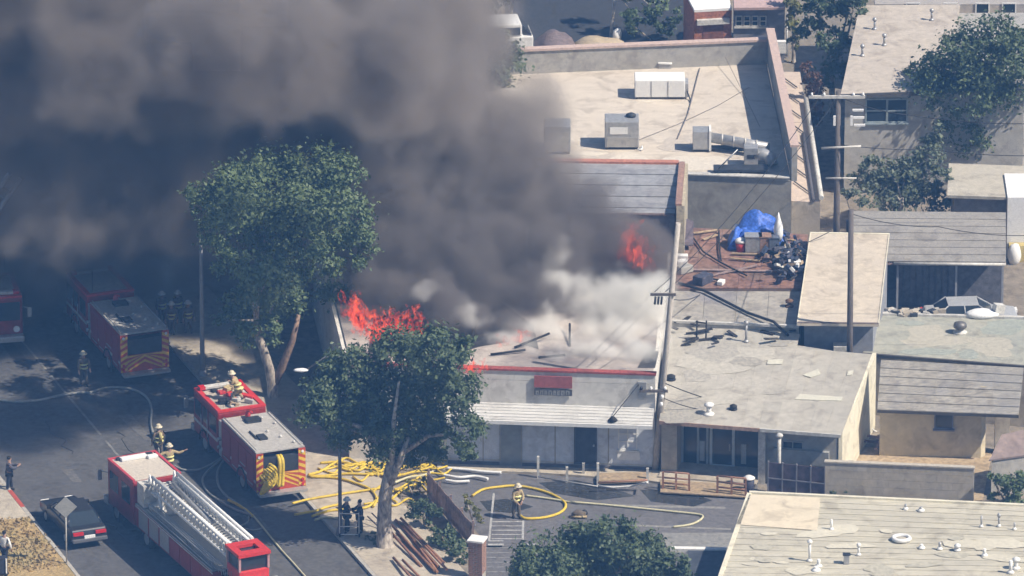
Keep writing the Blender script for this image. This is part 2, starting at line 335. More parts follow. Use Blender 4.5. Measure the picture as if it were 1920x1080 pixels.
# ------------------------------------------------------------------ the burning shop
A1, B1 = W(655, 864), W(1227, 884); F1 = Fac(A1, B1); ZB = 4.9
rb = T('burning_shop', 'flat roofed cream shop with flames and smoke pouring from its roof', 'building', A1)
BRb = W(1263, 425, 4.5); BLb = W(585, 425, 4.5)
poly1 = [F1.P(0, 0), F1.P(F1.len, 0), BRb, BLb]
walls(rb, poly1, 0, 4.42, cream)
rf = MB().prism([F1.P(.15, 0, -.3), F1.P(F1.len-.15, 0, -.3), lerp(BRb, BLb, .015), lerp(BLb, BRb, .015)], 4.425, 4.5).build('roof', redroof, rb)
pp = F1.box(MB(), 0, F1.len, 4.43, ZB, -.28, .004).build('parapet', cream, rb)
F1.box(MB(), -.05, F1.len+.05, ZB, ZB+.09, -.33, .06).build('coping', redtrim, pp)
PR1 = Pl((0, 0, 4.5), (1, 0, 4.5), (0, 1, 4.5))
r = random.Random(3)
for pts in ([(900, 650), (960, 640), (1010, 655), (1000, 610), (930, 560), (800, 560), (700, 600), (690, 660), (800, 680)],
            [(1130, 560), (1240, 560), (1258, 440), (1100, 440), (1000, 470), (960, 540)],
            [(1195, 690), (1228, 690), (1235, 660), (1215, 655)]):
    MB().slab([PR1.at(*p, .012) for p in pts], .008).build('scorched_patch', charm, rf)
# broken rafters and debris standing out of the burnt roof
for (x0, y0, h0, x1, y1, h1) in ((965, 655, .1, 1030, 640, .9), (1068, 650, 0, 1068, 622, .9), (880, 640, 0, 900, 610, 1.2), (1010, 672, .05, 1060, 668, .05), (920, 668, .1, 985, 662, .3)):
    MB().tube([PR1.at(x0, y0, h0), PR1.at(x1, y1, .05)+Vector((0, 0, h1*.4))], .06, 5).build('rafter', charm, rf)
# canopy over the pavement side, ribbed sheet on brackets
u0, _ = F1.uz(838, 760); ca = MB(); zc0, zc1, dc = 3.25, 2.78, 1.15
u1 = F1.len-.02
ca.hexa([F1.P(u0, zc0-.06, 0), F1.P(u0, zc1-.06, dc), F1.P(u1, zc1-.06, dc), F1.P(u1, zc0-.06, 0)], [F1.P(u0, zc0, 0), F1.P(u0, zc1, dc), F1.P(u1, zc1, dc), F1.P(u1, zc0, 0)])
canopy = ca.build('canopy', mat('canopy_sheet', (.62, .61, .58), .7, .1, 1, streak=(.3, 2, 1), big=.4, bigs=.6, bigcol=(.52, .51, .49)), rb)
for k in range(6):
    t = (k+.5)/6; F1.box(MB(), u0, u1, zc0+(zc1-zc0)*t-.01, zc0+(zc1-zc0)*t+.012, dc*t-.02, dc*t+.03).build('batten', mat('canopy_batten', (.56, .55, .53), .7, .15, 2), canopy)
F1.box(MB(), u0-.02, u1, zc1-.16, zc1+.02, dc, dc+.05).build('fascia', white, canopy)
lowp = F1.pb(MB(), 838, 790, 1224, 871, .003, .03).build('lower_panelling', shadew, rb)  # wall under the canopy, its shade painted in as a bluish tone
for x in (905, 1040, 1140): F1.pb(MB(), x, 790, x+2, 870, .03, .045).build('panel_joint', greyw, lowp)
d = F1.pb(MB(), 938, 790, 978, 872, .03, .07).build('shutter_door', mat('grey_green_door', (.32, .34, .34), .7, .08, 1), rb)
bars(F1, 938, 790, 978, 872, .06, .03, .09, 1, 1).build('frame', greyw, d)
d = F1.pb(MB(), 1079, 795, 1117, 868, .03, .05).build('door', mat('dark_door', (.07, .075, .09), .6, .15, 1), rb)
bars(F1, 1078, 794, 1118, 869, .07, .03, .09).build('frame', mat('dark_trim', (.12, .12, .13), .7, .15, 1), d)
F1.pb(MB(), 1112, 832, 1115, 836, .05, .12).build('handle', galv, d)
window(rb, F1, 1160, 798, 1194, 842, white, 2, 3, .06)
F1.pb(MB(), 1158, 846, 1200, 862, .03, .10).build('sunlit_patch', white, rb)  # patch of sunlight below the window, drawn as a white box
F1.pb(MB(), 840, 862, 1224, 884, .03, .05).build('canopy_shadow_band', mat('canopy_shadow_dark', (.22, .2, .2), .9, .15, 1), rb)  # canopy's shadow along the wall foot, drawn as a dark band
# sign
sg = T('shop_sign', 'faded red sign board with a dark lettered strip on the burning shop parapet', 'sign', F1.P(F1.uz(1038, 720)[0], 3.9, .05))
F1.pb(MB(), 1002, 703, 1073, 727, .05, .12).build('red_board', mat('sign_red', (.40, .12, .12), .7, .15, 2, big=.4, bigs=1.5, bigcol=(.3, .11, .11)), sg)
bd = F1.pb(MB(), 1002, 727.5, 1073, 741, .05, .12).build('dark_board', mat('sign_dark', (.10, .10, .11), .7, .2, 2), sg)
r = random.Random(11); x = 1005
while x < 1069:
    w = r.choice((6, 7, 8)); y0 = 729.5+r.random()*1.2
    for (a, b, c, e) in ((0, 0, 2.2, 9), (0, 0, w-1.5, 2.6), (w-3.2, 2.6, w-1.2, 9), (0, 6.8, w-1.5, 9))[:r.choice((3, 4))]:
        F1.pb(MB(), x+a, y0+b, x+c, y0+e, .12, .13).build('letter_stroke', mat('dull_letter', (.36, .36, .36), .7, .3, 4), bd)
    x += w+1.2
gl = T('gooseneck_lamp', 'black gooseneck lamp reaching out from the shop parapet by the pole', 'lamp', F1.P(F1.uz(1205, 722)[0], 4.3, 0))
a = F1.P(*F1.uz(1205, 722), .0); b = F1.P(*F1.uz(1152, 768), .9)
MB().tube([a, lerp(a, b, .15)+Vector((0, 0, .25)), lerp(a, b, .6)+Vector((0, 0, .12)), b], .02, 6).build('arm', black, gl)
MB().lathe(b-Vector((0, 0, .2)), [(.02, .22), (.10, .18), (.24, .02), (.22, 0)], 12).build('shade', black, gl)
F1.pb(MB(), 1196, 715, 1212, 748, .004, .12).build('mounting_plate', galv, gl)

# ------------------------------------------------------------------ metal roofed workshop behind it
zb = 6.4
P2 = [W(960, 398, zb), W(1266, 402, zb), W(1273, 308, zb+.5), W(985, 304, zb+.5)]
r2 = T('metal_roofed_workshop', 'workshop with ribbed grey metal roof and brick end wall in the smoke', 'building', P2[1]*Vector((1, 1, 0)))if False else T('metal_roofed_workshop', 'workshop with ribbed grey metal roof and brick end wall in the smoke', 'building', (P2[1].x, P2[1].y, 0))
MB().prism([(p.x, p.y, p.z-.08) for p in P2], 0).build('wall', mat('dark_grey_wall', (.20, .19, .20), .9, .2, 1, big=.5, bigs=.4, bigcol=(.1, .1, .11)), r2)  # dark grey wall with near-black blotches
n = 9
for k in range(n):
    a, b = lerp(P2[0], P2[3], k/n), lerp(P2[1], P2[2], k/n); c, d = lerp(P2[1], P2[2], (k+.94)/n), lerp(P2[0], P2[3], (k+.94)/n)
    e = Vector((0, 0, .05 if k % 2 else .02)); MB().slab([a+e, b+e, c+e, d+e], .06).build('roof_sheet', metalr, r2)
MB().tube([P2[0]-Vector((0, 0, .02)), P2[1]-Vector((0, 0, .02))], .07, 6).build('gutter', mat('rust_gutter', (.14, .10, .09), .8, .3, 2), r2)
MB().slab([P2[3]+Vector((0, -.1, .12)), P2[2]+Vector((0, -.1, .12)), P2[2]+Vector((0, .3, .12)), P2[3]+Vector((0, .3, .12))], .2).build('ridge_trim', mat('salmon_trim', (.55, .24, .17), .8, .2, 2), r2)
bw = MB().prism([(P2[1].x+.05, P2[1].y-.3), (P2[1].x+.45, P2[1].y-.3), (P2[2].x+.45, P2[2].y), (P2[2].x+.05, P2[2].y)], 0, zb+.55).build('end_wall', mat('sandy_render', (.52, .46, .34), .9, .2, 1.5, big=.5, bigs=.8, bigcol=(.4, .35, .27)), r2)
for k in range(16):
    t = k/16; p = lerp((P2[1].x, P2[1].y-.28, 0), (P2[2].x, P2[2].y, 0), t)
    MB().box((p.x+.16, p.y+.17, zb+.60), (.30, .36, .12)).build('coping_brick', brickp, bw)

# ------------------------------------------------------------------ large shop with the parapet roof at the back
z3 = 4.8
Q = dict(FL=W(940, 318, z3), FR=W(1484, 338, z3), BR=W(1438, 120, z3), BL=W(905, 142, z3))
r3 = T('parapet_roof_shop', 'large pale flat roof shop with tall parapets and rooftop machines', 'building', (Q['FR'].x, Q['FR'].y, 0))
MB().prism([(p.x, p.y) for p in (Q['FL'], Q['FR'], Q['BR'], Q['BL'])], 0, z3-.06).build('wall', mat('front_grey_wall', (.38, .36, .32), .9, .1, 1, big=.3, bigs=.5, bigcol=(.31, .3, .28)), r3)
MB().prism([lerp(Q['FL'], Q['FR'], .002), lerp(Q['FR'], Q['FL'], .004), lerp(Q['BR'], Q['BL'], .004), lerp(Q['BL'], Q['BR'], .002)], z3-.055, z3).build('roof', beiger, r3)
def pwall(a, b, inn, h0, h1, name, m, cm, cw=.12):
    a, b = Vector((a.x, a.y, 0)), Vector((b.x, b.y, 0)); e = (b-a).normalized(); nn = Vector(inn)
    o = MB().hexa([a+Vector((0, 0, h0)), b+Vector((0, 0, h0)), b+nn+Vector((0, 0, h0)), a+nn+Vector((0, 0, h0))],
                  [a+Vector((0, 0, h1)), b+Vector((0, 0, h1)), b+nn+Vector((0, 0, h1)), a+nn+Vector((0, 0, h1))]).build(name, m, r3)
    q = nn.normalized()*.08
    MB().hexa([a-q+Vector((0, 0, h1)), b-q+Vector((0, 0, h1)), b+nn+q+Vector((0, 0, h1)), a+nn+q+Vector((0, 0, h1))],
              [a-q+Vector((0, 0, h1+cw)), b-q+Vector((0, 0, h1+cw)), b+nn+q+Vector((0, 0, h1+cw)), a+nn+q+Vector((0, 0, h1+cw))]).build('coping', cm, o)
    return o
pinkc = mat('pink_coping', (.58, .44, .38), .8, .12, 2)
pwall(Q['BL'], Q['BR'], (0, .3, 0), z3-.05, z3+1.25, 'rear_parapet', greyw, pinkc)
pwall(Q['BR']+Vector((.02, .3, 0)), Q['FR'], (.28, 0, 0), z3-.05, z3+1.75, 'side_parapet', greyw, pinkc)
pwall(Q['FL'], Q['FR']-Vector((.1, 0, 0)), (0, .22, 0), z3-.05, z3+.10, 'front_parapet', greyw, wdirt, .06)
# lean-to strip along its right side with conduit runs
L0, L1, L2, L3 = W(1484, 378, 3.4), W(1538, 380, 3.4), W(1500, 135, 3.4), W(1452, 135, 3.4)
le = T('side_lean_to', 'narrow lit lean-to roof crossed by pipes beside the parapet wall', 'lean-to', (L0.x, L0.y, 0))
MB().prism([L0, L1, L2, L3], 0, 3.4).build('wall', sandr, le)
for k in range(5):
    a, b = lerp(L0, L3, k/5), lerp(L1, L2, k/5); c, d = lerp(L1, L2, (k+.985)/5), lerp(L0, L3, (k+.985)/5)
    MB().slab([q+Vector((0, 0, .03)) for q in (a, b, c, d)], .028).build('roof_sheet', mat('pink_sand_roof', (.60, .49, .40), .9, .08, 1, rnd=.05), le)
for k in range(8):
    t = (k+.5)/8.5; a = lerp(L0, L3, t+.06); b = lerp(L1, L2, t-.02)
    MB().tube([a+Vector((.25, .3, .12)), b+Vector((-.3, 0, .12))], .035, 5).build('conduit', mat('dark_pipe', (.13, .12, .12), .6, .2, 2), le)
MB().tube([L1+Vector((.05, 0, .25)), lerp(L1, L2, .75)+Vector((.05, 0, .25))], .13, 8).build('edge_pipe', wdirt, le)
MB().tube([L1+Vector((-.35, 0, .1)), lerp(L1, L2, .5)+Vector((-.35, 0, .1))], .10, 6).build('gutter', mat('dark_gutter', (.13, .12, .13), .7, .2, 2), le)
PR3 = Pl((0, 0, z3), (1, 0, z3), (0, 1, z3))
roof_patches(PR3, (1090, 140, 1400, 320), 9, [mat('pale_roof_patch', (.66, .60, .51), .9, .08, 2), mat('dusty_roof_patch', (.55, .49, .42), .9, .1, 2)], r3, 41, .006, (.6, 2.2))
# rooftop machines
def roofbox(name, label, cat, x0, x1, yb, h, dep, m, pl=PR3, group=None):
    a, b = pl.at(x0, yb), pl.at(x1, yb); t = T(name, label, cat, a, group); w = (b-a).length
    o = MB().bx(a.x, b.x, a.y, a.y+dep, a.z+.12, a.z+h).build('casing', m, t, bevel=.04)
    for xx in (a.x+.1, b.x-.1):
        MB().bx(xx-.06, xx+.06, a.y+.05, a.y+dep-.05, a.z, a.z+.12).build('skid', mat('dark_skid', (.12, .11, .11), .8, .2, 1), t)
    return t, o, a, b
t, o, a, b = roofbox('rooftop_air_unit', 'big white air conditioning unit lying on the pale flat roof', 'air conditioner', 1190, 1284, 187, 1.05, 1.35, hvac)
for k in (1, 2): MB().bx(a.x+(b.x-a.x)*k/3-.02, a.x+(b.x-a.x)*k/3+.02, a.y-.02, a.y, a.z+.15, a.z+1.0).build('panel_seam', galv, o)
MB().bx(b.x, b.x+.18, a.y+.1, a.y+1.1, a.z+.1, a.z+.8).build('coil', galv, t)
MB().tube([(b.x+.1, a.y, a.z+.5), (b.x+.25, a.y, a.z+.1), (b.x+.3, a.y-.5, a.z+.05)], .04, 6).build('pipe', dark, t)
t, o, a, b = roofbox('swamp_cooler', 'grey box cooler with an open louvre panel on the pale roof', 'cooler', 1134, 1198, 281, 1.5, 1.3, galv)
MB().bx(a.x+.25, a.x+1.15, a.y-.03, a.y, a.z+.85, a.z+1.2).build('louvre', hvac, o)
MB().bx(a.x+.1, b.x-.1, a.y-.02, a.y, a.z+.15, a.z+.65).build('panel', hvac if False else greyw, o)
MB().tube([(b.x-.1, a.y-.2, a.z+.1), (b.x+.15, a.y-.2, a.z+.1), (b.x+.15, a.y+.3, a.z+.1)], .05, 6).build('pipe', white, t)
MB().lathe((b.x-.4, a.y+.8, a.z+1.5), [(.25, 0), (.25, .12), (.1, .2)], 10).build('cap', dark, t)
t, o, a, b = roofbox('swamp_cooler', 'second grey cooler half lost in the smoke edge on the roof', 'cooler', 1020, 1070, 290, 1.5, 1.3, galv)
MB().bx(a.x+.1, b.x-.1, a.y-.02, a.y, a.z+.2, a.z+1.2).build('panel', greyw, o)
dt = T('duct_run', 'grey metal air duct running across the roof to a round elbow', 'duct', PR3.at(1300, 285))
a = PR3.at(1299, 286); b = PR3.at(1329, 286)
MB().bx(a.x, b.x, a.y, a.y+.9, a.z+.15, a.z+1.1).build('plenum', galv, dt, bevel=.02)
MB().bx(b.x+.01, b.x+.12, a.y-.04, a.y+.94, a.z+.1, a.z+1.15).build('flange', white, dt)
p0 = Vector((b.x+.1, a.y+.45, a.z+.65)); p1 = PR3.at(1440, 296, .55)
MB().tube([p0, lerp(p0, p1, .5), p1], .26, 10).build('round_duct', galv, dt)
for k in range(1, 5): q = lerp(p0, p1, k/5); MB().tube([q-Vector((.04, 0, 0)), q+Vector((.04, 0, 0))], .29, 10).build('duct_band', wdirt, dt)
MB().bx(b.x+.1, p1.x-.6, a.y+.1, a.y+.5, a.z+.12, a.z+.22).build('support_rail', dark, dt)
c = PR3.at(1408, 312); MB().bx(c.x-.35, c.x+.35, c.y-.1, c.y+.6, c.z+.05, c.z+1.0).build('riser', galv, dt, bevel=.02)
MB().bx(c.x-.2, c.x+.2, c.y-.12, c.y-.1, c.z+.45, c.z+.65).build('louvre', dark, dt)
e = PR3.at(1436, 312); MB().tube([e+Vector((-.6, .2, .55)), e+Vector((-.1, .2, .55)), e+Vector((.2, .1, .45)), e+Vector((.3, -.1, .1))], .34, 10).build('elbow', galv, dt)
pf = T('roof_platform', 'low dark equipment platform with a slanting brace near the roof edge', 'platform', PR3.at(1340, 330))
a, b = PR3.at(1338, 331), PR3.at(1440, 331); MB().bx(a.x, b.x, a.y, a.y+.8, a.z+.25, a.z+.35).build('deck', dark, pf)
for xx in (a.x+.15, (a.x+b.x)/2, b.x-.15): MB().bx(xx-.05, xx+.05, a.y+.1, a.y+.7, a.z, a.z+.25).build('leg', dark, pf)
MB().tube([(a.x+.2, a.y+.2, a.z+.3), (a.x+1.2, a.y+.4, a.z+1.3)], .04, 5).build('brace', galv, pf)
vt = T('roof_hatch', 'small white roof hatch near the rear parapet', 'hatch', PR3.at(1245, 129))
a = PR3.at(1235, 129); MB().bx(a.x, a.x+.65, a.y, a.y+.5, a.z, a.z+.25).build('curb', galv, vt); MB().box((a.x+.33, a.y+.25, a.z+.29), (.72, .6, .06), 0, .06).build('lid', hvac, vt)
def wire(label, pts, r=.02, sag=.3, m=None, name='power_line', n=14, cat='wire', group=None):
    P = []
    for i in range(len(pts)-1):
        a, b = Vector(pts[i]), Vector(pts[i+1])
        for k in range(n+(i == len(pts)-2)):
            t = k/n; q = a.lerp(b, t); q.z -= sag*4*t*(1-t); P.append(q)
    return tag(MB().tube(P, r, 5).build(name, m or mat('cable_black', (.03, .03, .03), .6, .1, 2)), label, cat, group)
wire('thin cable lying across the pale roof past the white unit', [PR3.at(1195, 265, .05), PR3.at(1270, 235, .05), PR3.at(1345, 200, .05), PR3.at(1405, 165, .05)], .012, 0, mat('dusty_cable', (.22, .19, .17), .8, .2, 2), name='roof_cable', cat='cable')
wire('dotted conduit line down the pale roof left of the duct', [PR3.at(1312, 130, .06), PR3.at(1290, 215, .06), PR3.at(1270, 262, .06)], .03, 0, mat('grey_pipe', (.25, .23, .22), .7, .2, 2), name='roof_conduit', cat='conduit')
wire('thin cable from the rear parapet along the roof shadow edge', [PR3.at(1360, 125, .5), PR3.at(1395, 180, .1), PR3.at(1425, 240, .06)], .014, 0, mat('dusty_cable', (.22, .19, .17)), name='roof_cable', cat='cable')
# ------------------------------------------------------------------ neighbour shop with the sloping grey sheet roof
z0 = 2.95
N = dict(FL=W(1236, 789, z0), FM=W(1425, 800, z0), FR=W(1577, 815, z0), BR=W(1636, 662, 3.9), BK=W(1516, 654, 3.8), BK2=W(1500, 625, 3.95), BL=W(1259, 603, 3.95))
rn = T('neighbour_shop', 'low shop with broad grey sheet roof and glass front beside the burning one', 'building', (N['FL'].x, N['FL'].y, 0))
PN = Pl(N['FL'], N['FR'], (N['BR']+N['BL'])/2+Vector((0, 0, 0)))
def onN(px, py, up=0.0): return PN.at(px, py, up)
FLg, FRg = Vector((N['FL'].x, N['FL'].y, 0)), Vector((N['FR'].x, N['FR'].y, 0)); FN = Fac(FLg, FRg); LN = FN.len
ur, _ = FN.uz(1420, 850)                      # right end of the recessed glass front
dR = 1.3
back = [(1636, 662), (1516, 654), (1500, 626), (1259, 604)]
bw_ = [onN(*p) for p in back]
RD = .55                                      # wall stands back under the eave
wp = [FN.P(.0, 0, -RD-dR), FN.P(ur, 0, -RD-dR), FN.P(ur, 0, -RD), FN.P(LN-.25, 0, -RD)]
wallp = [(p.x, p.y) for p in wp]+[(bw_[0].x-.1, bw_[0].y-.1), (bw_[3].x, bw_[3].y-.1)]
MB().prism([(x, y, PN.a.z-(PN.n.x*(x-PN.a.x)+PN.n.y*(y-PN.a.y))/PN.n.z-.13) for x, y in wallp], 0).build('wall', greyw, rn)
# right flank wall, the sun on it put into the pale cream colour
q0, q1 = FN.P(LN-.2, 0, -RD+.02), Vector((bw_[0].x, bw_[0].y, 0))
fl = MB().hexa([q0, q0+Vector((.18, .02, 0)), q1+Vector((.18, 0, 0)), q1], [q0+Vector((0, 0, 2.85)), q0+Vector((.18, .02, 2.85)), q1+Vector((.18, 0, 3.85)), q1+Vector((0, 0, 3.85))]).build('flank_wall', litw, rn)
# roof sheets: columns along the slope, in two courses
rows = [0, .52, 1.0]
topL, topR = onN(1259, 604), onN(1636, 640)
nc = 11
vb_ = [onN(1259, 604), onN(1500, 626), onN(1645, 638)]
def edge(t):                                   # back edge polyline
    pts = vb_; us = [0, 7/nc, 1]
    for i in range(2):
        if t <= us[i+1]+1e-6: return lerp(pts[i], pts[i+1], (t-us[i])/(us[i+1]-us[i]))
for c in range(nc):
    ta, tb = c/nc+.0002, (c+.996)/nc
    for k in range(2):
        fa, fb = lerp(FLg, FRg, ta), lerp(FLg, FRg, tb); ba, bb = edge(ta), edge(tb)
        zz = lambda p: PN.a.z-(PN.n.x*(p.x-PN.a.x)+PN.n.y*(p.y-PN.a.y))/PN.n.z
        sc_ = .85 if c >= 7 else 1.0; g0, g1 = min(rows[k], sc_), min(rows[k+1]-.002, sc_)
        q = [lerp(fa, ba, g0), lerp(fb, bb, g0), lerp(fb, bb, g1), lerp(fa, ba, g1)]
        e = .0 if k else .012
        MB().slab([(p.x, p.y, zz(p)+e+.003*(c % 2)) for p in q], .10 if not k else .08).build('roof_sheet', greyr, rn)
patch = mat('pale_patch', (.62, .60, .50), .85, .08, 2)
for pts in ([(1440, 676), (1468, 675), (1466, 684), (1438, 684)], [(1505, 705), (1535, 693), (1538, 703), (1520, 709)], [(1590, 697), (1600, 696), (1598, 704), (1588, 705)], [(1500, 740), (1580, 746), (1578, 753), (1490, 750)]):
    MB().slab([onN(*p, .05) for p in pts], .03).build('roof_patch', patch, rn)
roof_patches(PN, (1275, 640, 1570, 780), 12, [mat('tar_stain', (.40, .375, .325), .9, .15, 2), mat('dust_patch', (.50, .47, .405), .9, .1, 2), mat('grey_felt', (.43, .405, .355), .9, .12, 2)], rn, 42, .022, (.4, 1.5))
FN.box(MB(), 0, ur+.1, z0-.16, z0+.02, .01, .06).build('fascia', mat('salmon_fascia', (.50, .34, .26), .8, .2, 2), rn)
FN.box(MB(), ur+.12, LN, z0-.14, z0+.02, .01, .08).build('eave_gutter', wdirt, rn)
# glass front in the recess
FG = Fac(FN.P(0, 0, -RD-dR), FN.P(LN, 0, -RD-dR))
FP = Fac(FN.P(0, 0, -RD), FN.P(LN, 0, -RD))
FP.box(MB(), 0, .75, 0, 2.8, -dR, 0).build('pier', tanw, rn)
FP.box(MB(), ur-.02, ur+.32, 0, 2.8, -.6, .25).build('pier', wdirt, rn)
fr = mat('pale_frame', (.42, .46, .47), .5, .08, 2)
gf = FG.box(MB(), .8, ur-.1, .1, 2.45, .02, .05).build('shop_glass', glass, rn)
for u in (.8, 1.55, 2.0, ur-1.45, ur-.1): FG.box(MB(), u-.05, u+.05, .1, 2.5, .0, .10).build('mullion', fr, gf)
FG.box(MB(), .75, ur-.05, 2.42, 2.56, 0, .11).build('mullion', fr, gf)
dr = FG.box(MB(), 2.25, 3.2, .12, 2.3, .06, .09).build('door', glass, rn)
g = MB()
for (u0_, u1_, a_, b_) in ((2.12, 2.25, .1, 2.42), (3.2, 3.33, .1, 2.42), (2.25, 3.2, 2.28, 2.40), (2.25, 3.2, .1, .25)): FG.box(g, u0_, u1_, a_, b_, .05, .14)
g.build('frame', mat('door_white', (.55, .6, .6), .5, .06, 2), dr)
FG.box(MB(), 3.07, 3.12, 1.0, 1.35, .14, .18).build('handle', galv, dr)
for u in (1.75, 3.75): FG.box(MB(), u-.12, u+.12, .35, 1.35, .055, .08).build('poster', mat('pale_poster', (.45, .48, .47), .7, .1, 2), gf)
MB().prism([FN.P(0, 0, -RD-dR), FN.P(ur, 0, -RD-dR), FN.P(ur, 0, .2), FN.P(0, 0, .2)], .12, .2).build('step', conc, rn)
FP.pb(MB(), 1452, 838, 1555, 872, .0, .22).build('low_wall', mat('grey_block', (.36, .36, .34), .9, .1, 1), rn)
window(rn, FP, 1468, 826, 1505, 842, greyw, 2, 1, .05)
# things on its roof
def vpipe(name, label, cat, p, h, r, m, cap=True, group=None, sh=.0, fm=None):
    t = T(name, label, cat, p, group); p = Vector(p)
    MB().lathe(p, [(r*2.2, 0), (r*2.2, .05), (r*1.15, .12)], 10).build('flashing', fm or m, t)
    MB().cyl(p+Vector((0, 0, .03)), p+Vector((0, 0, h)), r, 8).build('pipe', m, t)
    if cap: MB().lathe(p+Vector((0, 0, h)), [(r*1.9, -.02), (r*2.0, .08), (r*.6, .16)], 10).build('cap', m, t)
    return t
vpipe('vent_pipe', 'white vent pipe near the front eave of the grey sheet roof', 'vent', onN(1329, 777), .45, .12, white)
vpipe('vent_pipe', 'tall thin grey vent pipe at the back of the grey sheet roof', 'vent', onN(1399, 641), .95, .06, galv)
vpipe('vent_pipe', 'dark stub vent left on the grey sheet roof by the pole', 'vent', onN(1258, 712), .12, .11, black)
vpipe('vent_pipe', 'dark stub vent in the middle of the grey sheet roof', 'vent', onN(1375, 768), .12, .09, black)
r = random.Random(5)
for i, (x, y, lab) in enumerate(((1310, 640, 'black burnt scrap heap beside the frame on the grey sheet roof'), (1265, 612, 'long charred strips at the left back edge of the sheet roof'), (1362, 633, 'flat black scrap of roofing near the back of the sheet roof'), (1450, 628, 'charred strip at the right back edge of the sheet roof'))):
    p = onN(x, y, .03); t = T('debris_heap', lab, 'debris', p)
    for k in range(7 if i < 2 else 3):
        q = p+Vector((r.gauss(0, .45), r.gauss(0, .35), .05+.03*k)); MB().box(q, (.3+.7*r.random(), .1+.12*r.random(), .05), r.gauss(0, .5), r.gauss(0, .2)).build('scrap', charm, t)
    if i == 0:
        for dx in (-.1, .35): MB().tube([p+Vector((dx, .1, 0)), p+Vector((dx+.02, .1, 1.0))], .04, 5).build('post', charm, t)
        MB().tube([p+Vector((-.15, .1, .95)), p+Vector((.4, .1, .85))], .04, 5).build('rail', charm, t)

# ------------------------------------------------------------------ middle flat roofs and the junk roof
z5 = 4.2
P5 = [W(1257, 604, z5), W(1498, 614, z5), W(1502, 545, z5), W(1263, 544, z5)]
r5 = T('stained_flat_roof_shed', 'stained grey flat roof with a black hose across it behind the sheet roof', 'shed', (P5[0].x, P5[0].y, 0))
MB().prism(P5, 0, z5-.06).build('wall', greyw, r5)
for k in range(4):
    MB().slab([lerp(P5[0], P5[1], k/4), lerp(P5[0], P5[1], (k+.99)/4), lerp(P5[3], P5[2], (k+.99)/4), lerp(P5[3], P5[2], k/4)], .055).build('roof_sheet', stainr, r5)
MB().slab([P5[0]+Vector((0, -.05, .1)), P5[1]+Vector((0, -.05, .1)), P5[1]+Vector((0, .12, .1)), P5[0]+Vector((0, .12, .1))], .12).build('edge_trim', wdirt, r5)
MB().slab([P5[3]+Vector((0, 0, .08)), P5[2]+Vector((0, 0, .08)), P5[2]+Vector((0, .15, .08)), P5[3]+Vector((0, .15, .08))], .12).build('edge_trim', charm, r5)
PZ5 = Pl((0, 0, z5), (1, 0, z5), (0, 1, z5))
wire('thick black hose sagging over the stained flat roof edge', [PZ5.at(1272, 539, .25), PZ5.at(1320, 550, .15), PZ5.at(1400, 590, .12), PZ5.at(1450, 612, .25), PZ5.at(1478, 622, -.2)], .075, 0, mat('hose_black', (.03, .03, .035), .5, .1, 2), name='black_hose', cat='hose')
vpipe('vent_pipe', 'rusty stub vent at the right of the stained flat roof', 'vent', PZ5.at(1480, 575), .25, .1, mat('rust', (.2, .12, .08), .9, .3, 2))
z6 = 4.35
P6 = [W(1263, 540, z6), W(1503, 541, z6), W(1516, 440, z6), W(1275, 425, z6)]
r6 = T('junk_roof_shed', 'red brown shed roof cluttered with junk and a blue tarp', 'shed', (P6[0].x, P6[0].y, 0))
MB().prism(P6, 0, z6-.05).build('wall', mat('brown_wall', (.2, .15, .13), .9, .2, 1), r6)
for k in range(6):
    for j in range(4):
        f = lambda s, t: lerp(lerp(P6[0], P6[1], s), lerp(P6[3], P6[2], s), t)
        e = Vector((0, 0, .012*((k+j) % 3)))
        MB().slab([f(k/6, j/4)+e, f((k+.985)/6, j/4)+e, f((k+.985)/6, (j+.985)/4)+e, f(k/6, (j+.985)/4)+e], .05).build('roof_sheet', brownr, r6)
PZ6 = Pl((0, 0, z6+.03), (1, 0, z6+.03), (0, 1, z6+.03))
def cloth(name, label, cat, c, rx, ry, h, m, seed, n=16, parent=None):
    vs = []; fs = []
    for j in range(n+1):
        for i in range(n+1):
            x, y = -1+2*i/n, -1+2*j/n; rr = max(abs(x), abs(y))
            z = h*(1-rr**3)*(.75+.5*noise.noise(Vector((x*1.6+seed, y*1.6, seed))))+.10*h*noise.noise(Vector((x*5, y*5, seed)))
            w = 1+.15*noise.noise(Vector((x*2, y*2, seed+4)))
            vs.append(Vector(c)+Vector((x*rx*w, y*ry*w, max(z, .015) if rr < .99 else .015)))
    for j in range(n):
        for i in range(n): q = j*(n+1)+i; fs.append((q, q+1, q+n+2, q+n+1))
    o = MB().add(vs, fs, True).build(name, m); s = o.modifiers.new('thick', 'SOLIDIFY'); s.thickness = .02
    return tag(o, label, cat)
cloth('blue_tarp', 'crumpled bright blue tarp draped over crates on the junk roof', 'tarp', PZ6.at(1424, 452), 1.35, 1.1, 1.5, tarpb, 2, 26)
cloth('blue_tarp', 'smaller blue tarp bundle in front of the big tarp', 'tarp', PZ6.at(1388, 460), .62, .7, 1.05, tarpb, 5)
cloth('white_sheet', 'white plastic sheet heaped at the left end of the blue tarp', 'sheet', PZ6.at(1383, 446), .35, .5, .75, sheetw, 8, 12)
t = T('white_cone', 'tall pointed white furled umbrella standing right of the blue tarp', 'umbrella', PZ6.at(1459, 466))
p = PZ6.at(1459, 466); MB().lathe(p+Vector((0, 0, .4)), [(.16, 0), (.24, .35), (.22, .75), (.08, 1.25), (.02, 1.5)], 10).build('canopy', sheetw, t); MB().cyl(p, p+Vector((0, 0, .5)), .05, 6).build('pole', galv, t)
t = T('bucket', 'red bucket with a white lid in front of the blue tarp', 'bucket', PZ6.at(1389, 470))
